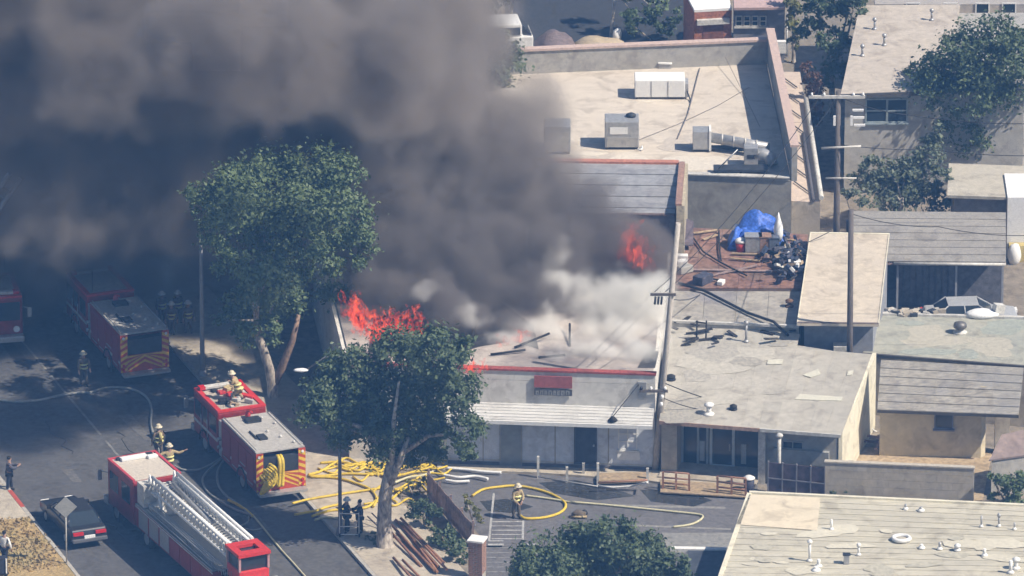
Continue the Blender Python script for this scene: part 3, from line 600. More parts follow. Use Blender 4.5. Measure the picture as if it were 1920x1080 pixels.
p = PZ6.at(1389, 470); MB().lathe(p, [(.22, 0), (.27, .45)], 12).build('body', mat('bucket_red', (.5, .05, .05), .5, .1, 2), t); MB().lathe(p+Vector((0, 0, .45)), [(.29, 0), (.29, .12), (.15, .2)], 12).build('lid', white, t)
for i, (x, y, w, h, m, lab) in enumerate(((1412, 470, .8, .8, galv, 'grey metal drum crate under the blue tarp'), (1434, 470, .55, .8, mat('copper_crate', (.35, .22, .17), .8, .2, 2), 'copper brown crate under the blue tarp'), (1450, 470, .5, .75, mat('steel_blue', (.15, .17, .22), .6, .2, 2), 'dark steel crate next to the white umbrella'))):
    p = PZ6.at(x, y); t = T('crate', lab, 'crate', p); MB().box(p+Vector((0, 0, h/2)), (w, .6, h), .05*i).build('body', m, t, bevel=.02); MB().box(p+Vector((0, 0, h+.02)), (w+.06, .66, .05), .05*i).build('lid', m, t)
r = random.Random(21)
planks = [(1300, 440, 1345, 434, 'curved tan board at the back of the junk roof'), (1318, 452, 1345, 443, 'short tan board slanting on the junk roof'), (1372, 478, 1440, 480, 'pinkish plank in front of the red bucket'), (1370, 487, 1425, 492, 'long board lying below the plank on the junk roof'), (1330, 520, 1420, 500, 'thin bar slanting over the front of the junk roof'), (1272, 508, 1500, 512, 'dark long batten running the width of the junk roof')]
for x0, y0, x1, y1, lab in planks:
    a, b = PZ6.at(x0, y0, .08), PZ6.at(x1, y1, .08); d = (b-a); c = (a+b)/2
    tag(MB().box(c, (d.length, .16, .05), math.atan2(d.y, d.x)).build('loose_board', woodt if y0 < 500 else woodg), lab, 'board')
for i, (x, y, s, m, lab) in enumerate(((1280, 486, .35, white, 'white carton at the left edge of the junk roof'), (1278, 496, .35, white, 'white flat box below the carton on the left'), (1283, 510, .5, greyw, 'grey bin at the left front of the junk roof'), (1318, 530, .6, mat('dark_junk', (.09, .09, .12), .7, .3, 2), 'dark bundle of scrap at the front of the junk roof'), (1352, 533, .3, white, 'crumpled white rag at the front of the junk roof'))):
    p = PZ6.at(x, y); tag(MB().box(p+Vector((0, 0, s*.35)), (s*1.5, s, s*.7), .3*i).build('junk_box', m, bevel=.03), lab, 'box')
hp = T('scrap_heap', 'heap of dark scrap and white bits against the right shed', 'scrap', PZ6.at(1480, 500))
for k in range(130):
    p = PZ6.at(1475+r.gauss(0, 14), 492+r.gauss(0, 17)); s = .12+.22*r.random()
    m = r.choice([MATS['dark_junk']]*6+[mat('navy_junk', (.04, .055, .10), .6, .3, 2)]*5+[charm]*3+[wdirt, woodt, woodg])
    MB().box(p+Vector((0, 0, .1+.5*r.random())), (s*r.uniform(1, 3.5), s*r.uniform(.4, 1), s*.5), r.random()*3, r.gauss(0, .4), r.gauss(0, .3)).build('scrap', m, hp)
for k in range(7):
    p = PZ6.at(1487+r.gauss(0, 7), 515+r.gauss(0, 8), .6); MB().box(p, (.12+.2*r.random(), .12, .14), r.random()*3, r.gauss(0, .5)).build('white_scrap', white, hp)
for k, (pts, lab) in enumerate((([(1300, 450), (1318, 475), (1345, 492), (1375, 508), (1400, 520)], 'dark cable snaking over the middle of the junk roof'), ([(1322, 512), (1332, 525), (1352, 530)], 'short black cable loop at the front of the junk roof'), ([(1348, 436), (1349, 470), (1352, 492)], 'thin cable hanging down left of the blue tarp'))):
    wire(lab, [PZ6.at(*q, .1) for q in pts], .045, 0, name='loose_cable', cat='cable')
MB().slab([PZ6.at(1262, 420, .5), PZ6.at(1300, 432, .5), PZ6.at(1300, 470, .3), PZ6.at(1262, 470, .3)], .05).build('sheet_flap', mat('purple_grey_sheet', (.16, .13, .15), .8, .2, 1), r6)

# beige topped shed
z7 = 4.9
P7 = [W(1494, 606, z7), W(1648, 608, z7), W(1668, 438, z7), W(1519, 436, z7)]
r7 = T('beige_roof_shed', 'shed with a clean beige flat roof crossed by a dark utility pole', 'shed', (P7[0].x, P7[0].y, 0))
MB().prism([lerp(P7[0], P7[2], .08), lerp(P7[1], P7[3], .08), lerp(P7[2], P7[0], .02), lerp(P7[3], P7[1], .02)], 0, z7-.14).build('wall', mat('shed_wall_grey', (.3, .31, .34), .9, .12, 1), r7)
MB().slab(P7, .13).build('roof', sandr, r7)
for k in range(4): MB().slab([P7[k]+Vector((0, 0, .035)), P7[(k+1) % 4]+Vector((0, 0, .035)), lerp(P7[(k+1) % 4], P7[(k+3) % 4], .012)+Vector((0, 0, .035)), lerp(P7[k], P7[(k+2) % 4], .012)+Vector((0, 0, .035))], .033).build('edge_trim', litw if k != 0 else mat('brown_trim', (.2, .16, .14), .8, .2, 2), r7)
MB().bx(W(1560, 640, 3).x, W(1590, 640, 3).x, P7[0].y+.2, P7[0].y+.8, 2.9, 3.6).build('wall_box', wdirt, r7)

# ------------------------------------------------------------------ garage / carport at the right
P8 = [W(1592, 490, 3.0), W(1886, 492, 3.0), W(1886, 399, 3.9), W(1592, 396, 3.9)]
r8 = T('carport', 'carport with plain grey shingle roof and white gutter on thin posts', 'carport', (P8[0].x, P8[0].y, 0))
for k in range(7):
    e = Vector((0, 0, .02*0)); a = lerp(P8[0], P8[3], k/7); b = lerp(P8[1], P8[2], k/7); c = lerp(P8[1], P8[2], (k+1.06)/7); d = lerp(P8[0], P8[3], (k+1.06)/7)
    MB().slab([a+Vector((0, 0, .035)), b+Vector((0, 0, .035)), c, d], .03).build('shingle_course', slater, r8)
MB().slab([p-Vector((0, 0, .08)) for p in P8], .1).build('roof_deck', woodg, r8)
MB().tube([P8[0]+Vector((2.2, -.08, -.08)), P8[1]+Vector((0, -.08, -.08))], .08, 6).build('gutter', wdirt, r8)
MB().bx(P8[0].x, P8[1].x, P8[2].y-.4, P8[2].y-.2, 0, 3.6).build('back_wall', mat('carport_shade', (.16, .16, .18), .9, .15, 1), r8)  # shade inside the carport put into the wall's dark colour
MB().bx(P8[0].x+2.4, P8[1].x, P8[0].y+1.6, P8[0].y+1.7, 0, 2.6).build('shade_sheet', mat('shade_boards', (.15, .15, .17), .9, .2, 1), r8)  # dark sheet standing for the shade inside the open carport
for x in (1683, 1793, 1880):
    p = W(x, 500, 2.6); MB().bx(p.x-.05, p.x+.05, P8[0].y+.1, P8[0].y+.2, 0, 2.92).build('post', mat('post_grey', (.34, .34, .36), .7, .1, 1), r8)
for x in range(1690, 1790, 12):
    p = W(x, 500, 2.6); MB().bx(p.x-.12, p.x+.12, P8[0].y+1.55, P8[0].y+1.6, 0, 2.55).build('board', mat('shade_boards', (.15, .15, .17)), r8)  # dark boards carry on the carport's painted shade
# greenish flat roof in front
z9 = 3.1
P9 = [W(1616, 664, z9), W(1945, 690, z9), W(1945, 600, z9), W(1655, 592, z9)]
r9 = T('green_grey_flat_roof_house', 'house with greenish grey flat roof and a turbine vent', 'building', (P9[0].x, P9[0].y, 0))
MB().prism(P9, 0, z9-.07).build('wall', tanw, r9); MB().prism(P9, z9-.065, z9).build('roof', greenr, r9)
MB().slab([P9[3]+Vector((0, 0, .12)), P9[2]+Vector((0, 0, .12)), P9[2]+Vector((0, .2, .12)), P9[3]+Vector((0, .2, .12))], .2).build('edge_trim', wdirt, r9)
MB().slab([P9[0]+Vector((0, -.05, .06)), P9[1]+Vector((0, -.05, .06)), P9[1]+Vector((0, .1, .06)), P9[0]+Vector((0, .1, .06))], .15).build('edge_trim', mat('dark_edge', (.1, .09, .08), .8, .2, 2), r9)
PZ9 = Pl((0, 0, z9), (1, 0, z9), (0, 1, z9))
t = T('turbine_vent', 'round turbine vent with dark opening on the greenish flat roof', 'vent', PZ9.at(1800, 624)); p = PZ9.at(1800, 624)
MB().lathe(p, [(.35, 0), (.35, .06), (.2, .1), (.2, .2)], 12).build('base', wdirt, t); MB().lathe(p+Vector((0, 0, .2)), [(.2, 0), (.34, .12), (.3, .3), (.1, .38)], 12).build('head', mat('dark_galv', (.2, .19, .18), .5, .2, 2, metal=.4), t)
roof_patches(PZ9, (1660, 605, 1900, 670), 8, [mat('felt_tan', (.47, .44, .36), .9, .1, 2), mat('felt_green', (.36, .38, .33), .9, .12, 2)], r9, 44, .004, (.5, 1.8))
# items on/behind that roof under the carport: covered car and white tub
t = T('white_tub', 'white upturned tub in front of the covered car', 'tub', W(1842, 597, z9)); c = PZ9.at(1842, 596, .02)
MB().blob(c+Vector((0, .2, .12)), (.85, .5, .22), 1, .12, 12, 6).build('shell', sheetw, t); MB().box(c+Vector((.8, .3, .35)), (.5, .4, .45), .4, .2).build('flap', wdirt, t)
r = random.Random(9)
rh = T('rubble_row', 'row of pale rubble and pots along the back edge of the greenish roof', 'rubble', PZ9.at(1690, 588))
for k in range(26):
    p = PZ9.at(1662+k*4+r.gauss(0, 2), 588+r.gauss(0, 3)); s = .08+.12*r.random(); MB().box(p+Vector((0, 0, s*.5)), (s*2.4, s*1.5, s*1.3), r.random()*3, r.gauss(0, .2)).build('rubble', r.choice([wdirt, tanw, greyw, dark]), rh)
# shingled small house
P10 = [W(1645, 769, 2.6), W(1910, 779, 2.6), W(1920, 690, 4.3), W(1652, 675, 4.3)]
r10 = T('yellow_wall_cottage', 'small cottage with striped grey shingle roof and yellow wall', 'house', (P10[0].x, P10[0].y, 0))
for k in range(6):
    a = lerp(P10[0], P10[3], k/6); b = lerp(P10[1], P10[2], k/6); c = lerp(P10[1], P10[2], (k+1.04)/6); d = lerp(P10[0], P10[3], (k+1.04)/6)
    for j in range(5):
        s0, s1 = j/5, (j+.995)/5; e = Vector((0, 0, .05)); MB().slab([lerp(a, b, s0)+e, lerp(a, b, s1)+e, lerp(d, c, s1), lerp(d, c, s0)], .04).build('shingle_strip', shing, r10)
A10 = Vector((P10[0].x+.15, P10[0].y+.55, 0)); B10 = Vector((W(1842, 776, 2.6).x, P10[0].y+.25, 0)); F10 = Fac(A10, B10)
MB().prism([(A10.x, A10.y, 2.55), (B10.x, B10.y, 2.55), (P10[2].x-1.8, P10[2].y-.6, 3.6), (P10[3].x+.15, P10[3].y-.6, 3.6)], 0).build('wall', yellw, r10)
window(r10, F10, 1753, 774, 1786, 803, mat('blue_grey_frame', (.2, .21, .27), .7, .1, 1), 1, 1, .06)
MB().slab([P10[0]+Vector((0, -.04, .02)), P10[1]+Vector((0, -.04, .02)), P10[1]+Vector((0, .06, .02)), P10[0]+Vector((0, .06, .02))], .14).build('fascia', mat('dark_edge', (.1, .09, .08)), r10)
p = W(1866, 795, 1.6); MB().bx(p.x, p.x+.7, p.y, p.y+.5, 0, 2.5).build('side_wall', tanw, r10)
# block wall and gate in front of the yard
yard = S(MB().prism([W(1560, 945), W(1840, 952), W(1860, 850), W(1615, 840)], 0, .05).build('yard', mat('sandy_yard', (.50, .38, .24), .95, .2, 1.5, bump=.4, big=.5, bigs=.5, bigcol=(.38, .3, .2))))
FW = Fac(W(1546, 938), W(1825, 950)); zt = FW.uz(1680, 873)[1]
bwall = T('block_wall', 'long plain grey beige masonry yard wall behind the near roof', 'wall', FW.A)
nb = 14
for j in range(5):
    for k in range(nb):
        o = .5*(j % 2); u0, u1 = FW.len*max(0, k-o)/nb, FW.len*min(nb, k+1-o+(1 if k == nb-1 else 0))/nb
        FW.box(MB(), u0+.006, u1-.006, zt*j/5+.005, zt*(j+1)/5-.004, -.2, 0).build('block', blockw, bwall)
FW.box(MB(), 0, FW.len, .0, zt-.01, -.19, -.012).build('mortar', mat('mortar', (.42, .395, .35), .9, .1, 2), bwall)
FW.box(MB(), -.03, FW.len+.03, zt, zt+.07, -.24, .04).build('coping', mat('wall_coping', (.52, .47, .39), .9, .12, 2), bwall)
FE = Fac(W(1440, 927), W(1546, 938)); ze = FE.uz(1490, 872)[1]
ga = T('metal_gate', 'dark purple brown panelled metal gate left of the block wall', 'gate', FE.A)
for k in range(4): FE.box(MB(), FE.len*k/4+.02, FE.len*(k+1)/4-.02, .08, ze, -.04, 0).build('panel', mat('gate_brown', (.13, .10, .12), .7, .2, 1, rnd=.1), ga)
for k in range(5): FE.box(MB(), FE.len*k/4-.03, FE.len*k/4+.03, 0, ze+.06, -.06, .03).build('post', mat('gate_post', (.26, .25, .27), .6, .1, 1), ga)
FE.box(MB(), 0, FE.len, ze*.5, ze*.5+.05, .0, .035).build('rail', MATS['gate_post'], ga)
vpipe('utility_post', 'short white capped post beside the gate', 'post', W(1460, 925), 2.9, .09, wdirt)
# junk in the yard
yj = T('timber_scrap', 'dark purple brown timber scraps along the cottage wall', 'scrap', W(1690, 838))
r = random.Random(31)
for k in range(24):
    p = W(1690+r.gauss(0, 35), 838+r.gauss(0, 5), .05); MB().box(p+Vector((0, 0, .1+.3*r.random())), (.6+.9*r.random(), .14, .08), r.gauss(0, .4), r.gauss(0, .15)).build('timber', r.choice([mat('plum_wood', (.17, .11, .11), .9, .2, 2), woodg, wood]), yj)
# small dark lean-to and hedge at the right edge
q = [W(1855, 862, 1.9), W(1945, 850, 1.9), W(1945, 800, 2.6), W(1878, 815, 2.6)]
t = T('brown_lean_to', 'small brown lean-to roof at the right edge by the hedge', 'lean-to', (q[0].x, q[0].y, 0)); MB().slab(q, .08).build('roof', mat('lean_to_brown', (.27, .21, .19), .9, .15, 1), t); MB().prism([(p.x, p.y, p.z-.09) for p in (lerp(q[0], q[2], .05), lerp(q[1], q[3], .05), lerp(q[2], q[0], .05), lerp(q[3], q[1], .05))], 0).build('wall', greyw, t)
# ------------------------------------------------------------------ near roof at the lower right
zf = 4.4
P12 = [W(1330, 1140, zf), W(1980, 1140, zf), W(1980, 953, zf), W(1405, 926, zf)]
r12 = T('near_flat_roof_building', 'near building with pale rolled roofing and many vent pipes', 'building', (P12[0].x, P12[0].y, 0))
MB().prism(P12, 0, zf-.07).build('wall', mat('near_wall', (.42, .40, .36), .9, .1, 1), r12)
nr = 20
for k in range(nr):
    a = lerp(P12[0], P12[3], k/nr); b = lerp(P12[1], P12[2], k/nr); c = lerp(P12[1], P12[2], (k+1.03)/nr); d = lerp(P12[0], P12[3], (k+1.03)/nr)
    for j in range(1):
        s0, s1 = 0, 1
        if s1 <= s0: continue
        e = Vector((0, 0, .025)); MB().slab([lerp(a, b, s0)+e, lerp(a, b, s1)+e, lerp(d, c, s1), lerp(d, c, s0)], .02).build('roofing_strip', foldr, r12)
PZ12 = Pl((0, 0, zf+.03), (1, 0, zf+.03), (0, 1, zf+.03))
MB().slab([PZ12.at(1380, 984, .03), PZ12.at(1532, 995, .03), PZ12.at(1538, 934, .03), PZ12.at(1405, 928, .03)], .03).build('fresh_patch', foldp, r12)
MB().slab([P12[3]+Vector((0, -.02, .10)), P12[2]+Vector((0, -.02, .10)), P12[2]+Vector((0, .16, .10)), P12[3]+Vector((0, .16, .10))], .14).build('edge_trim', litw, r12)
MB().slab([P12[0]+Vector((-.1, 0, .06)), P12[3]+Vector((-.1, 0, .06)), P12[3]+Vector((.1, 0, .06)), P12[0]+Vector((.1, 0, .06))], .2).build('edge_trim', litw, r12)
roof_patches(PZ12, (1400, 990, 1900, 1075), 22, [mat('mastic_patch', (.63, .59, .475), .9, .08, 2), mat('worn_felt', (.50, .47, .38), .9, .15, 2), mat('bleached_felt', (.60, .56, .45), .9, .1, 2)], r12, 43, .006, (.25, 1.0))
# a tile course standing a little proud, with pipes on it
pipes = [(1559, 993, .5, .07, 'white vent pipe nearest the fresh patch on the near roof'), (1518, 1052, .9, .08, 'tall white vent pipe of the left pipe group on the near roof'), (1535, 1062, .35, .10, 'short white vent pipe of the left pipe group on the near roof'), (1530, 1070, .2, .13, 'squat white vent by the left pipe group near the bottom edge'), (1610, 1041, .45, .07, 'vent pipe with a long shadow left of the white ring'), (1728, 1028, .2, .10, 'low white vent right of the white ring'), (1762, 1030, .35, .08, 'vent pipe midway along the near roof'), (1795, 1032, .18, .10, 'low white vent between two pipes on the near roof'), (1846, 1042, .35, .09, 'white hooded vent near the right of the near roof'), (1840, 988, .55, .06, 'back row vent pipe left of the corner pipes'), (1873, 987, .5, .06, 'back row vent pipe second from the right edge'), (1902, 993, .35, .06, 'back row vent pipe closest to the right edge'), (1895, 1074, .6, .10, 'white pipe at the bottom right corner of the near roof'), (1905, 1066, .4, .12, 'thick white pipe beside the bottom right corner pipe'), (1727, 958, .2, .10, 'low vent at the rear edge of the near roof'), (1698, 955, .25, .08, 'small pipe at the rear edge of the near roof')]
for i_, (x, y, h, rr, lab) in enumerate(pipes): vpipe('vent_pipe', lab, 'vent', PZ12.at(x, y), h, rr*.75, white if 'white' in lab else galv, cap=(i_ % 3 == 1), group='vents on the near roof', fm=white)
t = T('white_ring', 'white ring shaped skylight collar on the near roof', 'skylight', PZ12.at(1690, 1013)); p = PZ12.at(1690, 1013)
MB().tube([p+Vector((.38*math.cos(k*math.pi/9), .34*math.sin(k*math.pi/9), .10)) for k in range(19)], .10, 6, cap=False).build('collar', white, t); MB().lathe(p, [(.3, .02), (.25, .08)], 12).build('dome', mat('skylight_tan', (.5, .46, .38), .4, .1, 2), t)
t = T('flue_box', 'small dark square flue box left of centre on the near roof', 'flue', PZ12.at(1587, 1056)); p = PZ12.at(1587, 1056); MB().box(p+Vector((0, 0, .2)), (.25, .2, .4)).build('flue', galv, t); MB().box(p+Vector((0, 0, .44)), (.34, .28, .05)).build('cap', dark, t)
# canopy with a white edge in front of the lot
q = [W(1290, 1110, 2.6), W(1362, 1110, 2.6), W(1362, 1033, 2.6), W(1290, 1031, 2.6)]
t = T('dark_carport', 'dark open carport with white front edge beside the near roof', 'carport', (q[0].x, q[0].y, 0))
MB().slab(q, .1).build('roof', mat('navy_roof', (.07, .08, .10), .7, .2, 1), t); MB().slab([q[3]+Vector((-.8, .0, .06)), q[2]+Vector((0, 0, .06)), q[2]+Vector((0, .3, .06)), q[3]+Vector((-.8, .3, .06))], .18).build('edge_beam', white, t)
for p in (q[3]+Vector((.1, -.2, 0)), q[2]+Vector((-.1, -.2, 0)), q[0]+Vector((.1, .2, 0))): MB().bx(p.x-.06, p.x+.06, p.y-.06, p.y+.06, 0, 2.5).build('post', galv, t)
# ------------------------------------------------------------------ houses at the upper right
z14 = 5.6
P14 = [W(1576, 178, z14), W(1775, 170, z14), W(1800, 8, z14+.3), W(1612, 10, z14+.3)]
r14 = T('two_storey_house', 'two storey grey house with broad beige roof behind the trees', 'house', (P14[0].x, P14[0].y, 0))
MB().slab(P14, .15).build('roof', mat('beige_house_roof', (.52, .46, .39), .9, .08, 1, big=.3, bigs=.3, bigcol=(.46, .41, .36)), r14)
A14 = P14[0]+Vector((.25, .5, 0)); B14 = P14[1]+Vector((4.0, .5, 0)); F14 = Fac(A14, B14)
MB().prism([(A14.x, A14.y), (B14.x, B14.y), (P14[2].x+4, P14[2].y), (P14[3].x+.3, P14[3].y)], 0, z14-.16).build('wall', greyw, r14)
window(r14, F14, 1624, 186, 1662, 228, mat('teal_frame', (.32, .37, .38), .6, .1, 1), 1, 2, .07); window(r14, F14, 1664, 186, 1700, 228, MATS['teal_frame'], 1, 2, .07)
MB().slab([P14[0]+Vector((0, -.08, .03)), P14[1]+Vector((0, -.08, .03)), P14[1]+Vector((0, .04, .03)), P14[0]+Vector((0, .04, .03))], .2).build('fascia', mat('dark_edge', (.1, .09, .08)), r14)
PZ14 = Pl(P14[0], P14[1], P14[2])
for x, y, lab in ((1617, 105, 'dark vent at the left edge of the beige house roof'), (1640, 55, 'small dark vent high on the beige house roof'), (1658, 85, 'tiny vent in the middle of the beige house roof'), (1747, 38, 'thin vent pipe near the tree on the beige house roof')): vpipe('vent_pipe', lab, 'vent', PZ14.at(x, y), .5, .06, galv, group='vents on the house roof')
q = [W(1770, 45, 4.2), W(1900, 48, 4.2), W(1900, 10, 4.2), W(1775, 8, 4.2)]
t = T('sand_roof_house', 'bright sand coloured roof behind the big dark tree', 'house', (q[0].x, q[0].y, 0)); MB().prism(q, 0, 4.1).build('wall', tanw, t); MB().prism(q, 4.105, 4.2).build('roof', mat('bright_sand', (.72, .60, .42), .9, .06, 1), t)
q = [W(1640, 8, 5), W(1960, 8, 5), W(1960, -60, 5), W(1640, -60, 5)]
t = T('far_row_house', 'far pale row house cut by the top edge at right', 'house', (q[0].x, q[0].y, 0)); MB().prism(q, 0, 4.9).build('wall', mat('far_wall', (.46, .42, .38), .9, .1, 1), t); MB().prism(q, 4.905, 5).build('roof', mat('far_roof', (.4, .37, .34), .9, .1, 1), t)
Ff = Fac(q[0], q[1])
for x in (1700, 1770, 1830, 1880): window(t, Ff, x, 6, x+24, 30, white, 1, 1, .06)
q = [W(1776, 366, 3.2), W(1945, 372, 3.2), W(1945, 312, 3.2), W(1779, 306, 3.2)]
t = T('small_beige_roof_house', 'small house with a light beige flat roof at the right edge', 'house', (q[0].x, q[0].y, 0)); MB().slab(q, .15).build('roof', mat('buff_roof', (.50, .46, .38), .9, .08, 1, big=.3, bigs=.4, bigcol=(.44, .41, .35)), t); MB().prism([lerp(q[0], q[2], .08), lerp(q[1], q[3], .08), lerp(q[2], q[0], .03), lerp(q[3], q[1], .03)], 0, 3.04).build('wall', mat('umber_wall', (.24, .21, .19), .9, .15, 1), t)
t = T('white_wall_house', 'bright white house wall at the right edge beside the carport', 'house', W(1890, 492))
p = W(1888, 492); MB().bx(p.x, p.x+4, p.y+.5, p.y+4, 0, 3.3).build('wall', sheetw, t); MB().bx(p.x+.1, p.x+4, p.y, p.y+.48, 0, .9).build('yellow_plinth', mat('ochre', (.55, .45, .2), .9, .1, 1), t)
MB().blob(p+Vector((.35, -.2, .5)), (.35, .3, .6), 3, .2, 8, 6).build('cover', sheetw, t)
# top row: brick kiosk, pinkish roof house, stacked white steps
q = [W(1302, 22, 3.0), W(1372, 18, 3.0), W(1362, -20, 3.4), W(1282, -16, 3.4)]
t = T('brick_kiosk', 'orange brick kiosk with a bright white roof at the top edge', 'kiosk', (q[0].x, q[0].y, 0)); MB().slab([p+Vector((0, 0, .1)) for p in q], .14).build('roof', sheetw, t); MB().prism([(p.x, p.y, p.z-.05) for p in q], 0).build('wall', brickm, t)
Fk = Fac(q[0], q[1]); Fk.pb(MB(), 1306, 36, 1366, 42, .0, .25).build('ledge', wdirt, t); o = Fk.pb(MB(), 1318, 46, 1356, 72, .0, .03).build('opening', mat('brick_dark', (.22, .09, .06), .9, .2, 2), t)
for k in range(5): Fk.pb(MB(), 1304+k*13.5, 78, 1315+k*13.5, 92, .0, .06).build('brick_pier', brickm, t)
q = [W(1376, 18, 3.2), W(1472, 17, 3.2), W(1472, -40, 3.6), W(1376, -40, 3.6)]
t = T('pink_roof_house', 'house with dusty pink roof and dark windows at the top edge', 'house', (q[0].x, q[0].y, 0)); MB().slab([p+Vector((0, 0, .1)) for p in q], .14).build('roof', mat('dusty_pink', (.50, .36, .34), .9, .08, 1), t); MB().prism([(p.x, p.y+.4, p.z-.05) for p in q], 0).build('wall', mat('blue_grey_wall', (.22, .22, .25), .9, .15, 1), t)
Fk = Fac(q[0]+Vector((0, .4, 0)), q[1]+Vector((0, .4, 0)))
for k in range(4): window(t, Fk, 1380+k*15, 30, 1391+k*15, 48, wdirt, 1, 2, .05)
t = T('white_steps', 'stack of white outdoor steps behind the rear parapet corner', 'stairs', W(1455, 108))
for k in range(5): p = W(1445, 106-k*2, .25+k*.42); MB().bx(p.x, p.x+.85, p.y+k*.3, p.y+k*.3+.32, p.z, p.z+.16).build('tread', white, t)
for xx in (-.04, .89): a = W(1445, 106, .1); MB().tube([a+Vector((xx, 0, 0)), a+Vector((xx, 1.4, 2.0))], .05, 5).build('stringer', galv, t)
# brown pile, sand pile and scattered white things behind the large shop
t = T('brown_cover', 'brown tarp covered mound behind the rear parapet', 'mound', W(1042, 98)); p = W(1042, 98); MB().blob(p+Vector((0, 0, .2)), (1.15, 1.6, .9), 2, .25, 14, 8).build('cover', mat('brown_tarp', (.19, .15, .15), .9, .15, 1.5), t)
tag(MB().blob(W(1120, 92), (1.5, 1.5, .5), 5, .4, 16, 8).build('sand_pile', mat('sand', (.52, .42, .29), .95, .15, 3)), 'low tan sand pile behind the rear parapet', 'sand pile')
t = T('white_bag', 'crumpled white bag at the foot of the pale trunk', 'bag', W(1157, 66)); MB().blob(W(1157, 66, .3), (.25, .3, .38), 3, .5, 9, 7).build('bag', sheetw, t)
t = T('white_plank_stack', 'small white plank lying behind the rear parapet', 'plank', W(1242, 58)); MB().box(W(1240, 57, .3), (.5, .25, .12), .2).build('plank', white, t)
S(MB().add([tuple(W(*p, .015)) for p in ((955, 110), (1290, 90), (1290, -60), (940, -60))], [(0, 1, 2, 3)]).build('rear_lot', mat('shaded_asphalt', (.05, .052, .058), .9, .12, 1)))  # tree shade over this lot is put into its dark asphalt colour
# ------------------------------------------------------------------ vehicles
fred = mat('engine_red', (.34, .028, .03), .35, .2, 1.5, spec=.5, big=.35, bigs=.6, bigcol=(.24, .035, .035))
fredb = mat('bright_red', (.62, .045, .04), .4, .1, 2, spec=.5)
silver = mat('diamond_plate', (.52, .52, .51), .4, .1, 4, metal=.5)
greyroof = mat('engine_deck', (.47, .45, .42), .6, .12, 2)
yel = mat('chevron_yellow', (.85, .55, .06), .5, .1, 2)
chred = mat('chevron_red', (.55, .08, .04), .5, .1, 2)
lens = mat('red_lens', (.6, .02, .02), .2, .05, 2, spec=.6)
rimm = mat('wheel_rim', (.5, .5, .5), .4, .1, 2, metal=.6)
def wheel(root, x, y, r=.5, w=.32):
    t = MB().tube([(x, y-w/2, r), (x, y-w/2+.05, r), (x, y+w/2-.05, r), (x, y+w/2, r)], [r*.88, r, r, r*.88], 16).build('wheel', black, root, local=True)
    s = 1 if y > 0 else -1
    MB().tube([(x, y+s*(w/2-.04), r), (x, y+s*(w/2+.02), r)], r*.55, 12).build('rim', rimm, t, local=True)
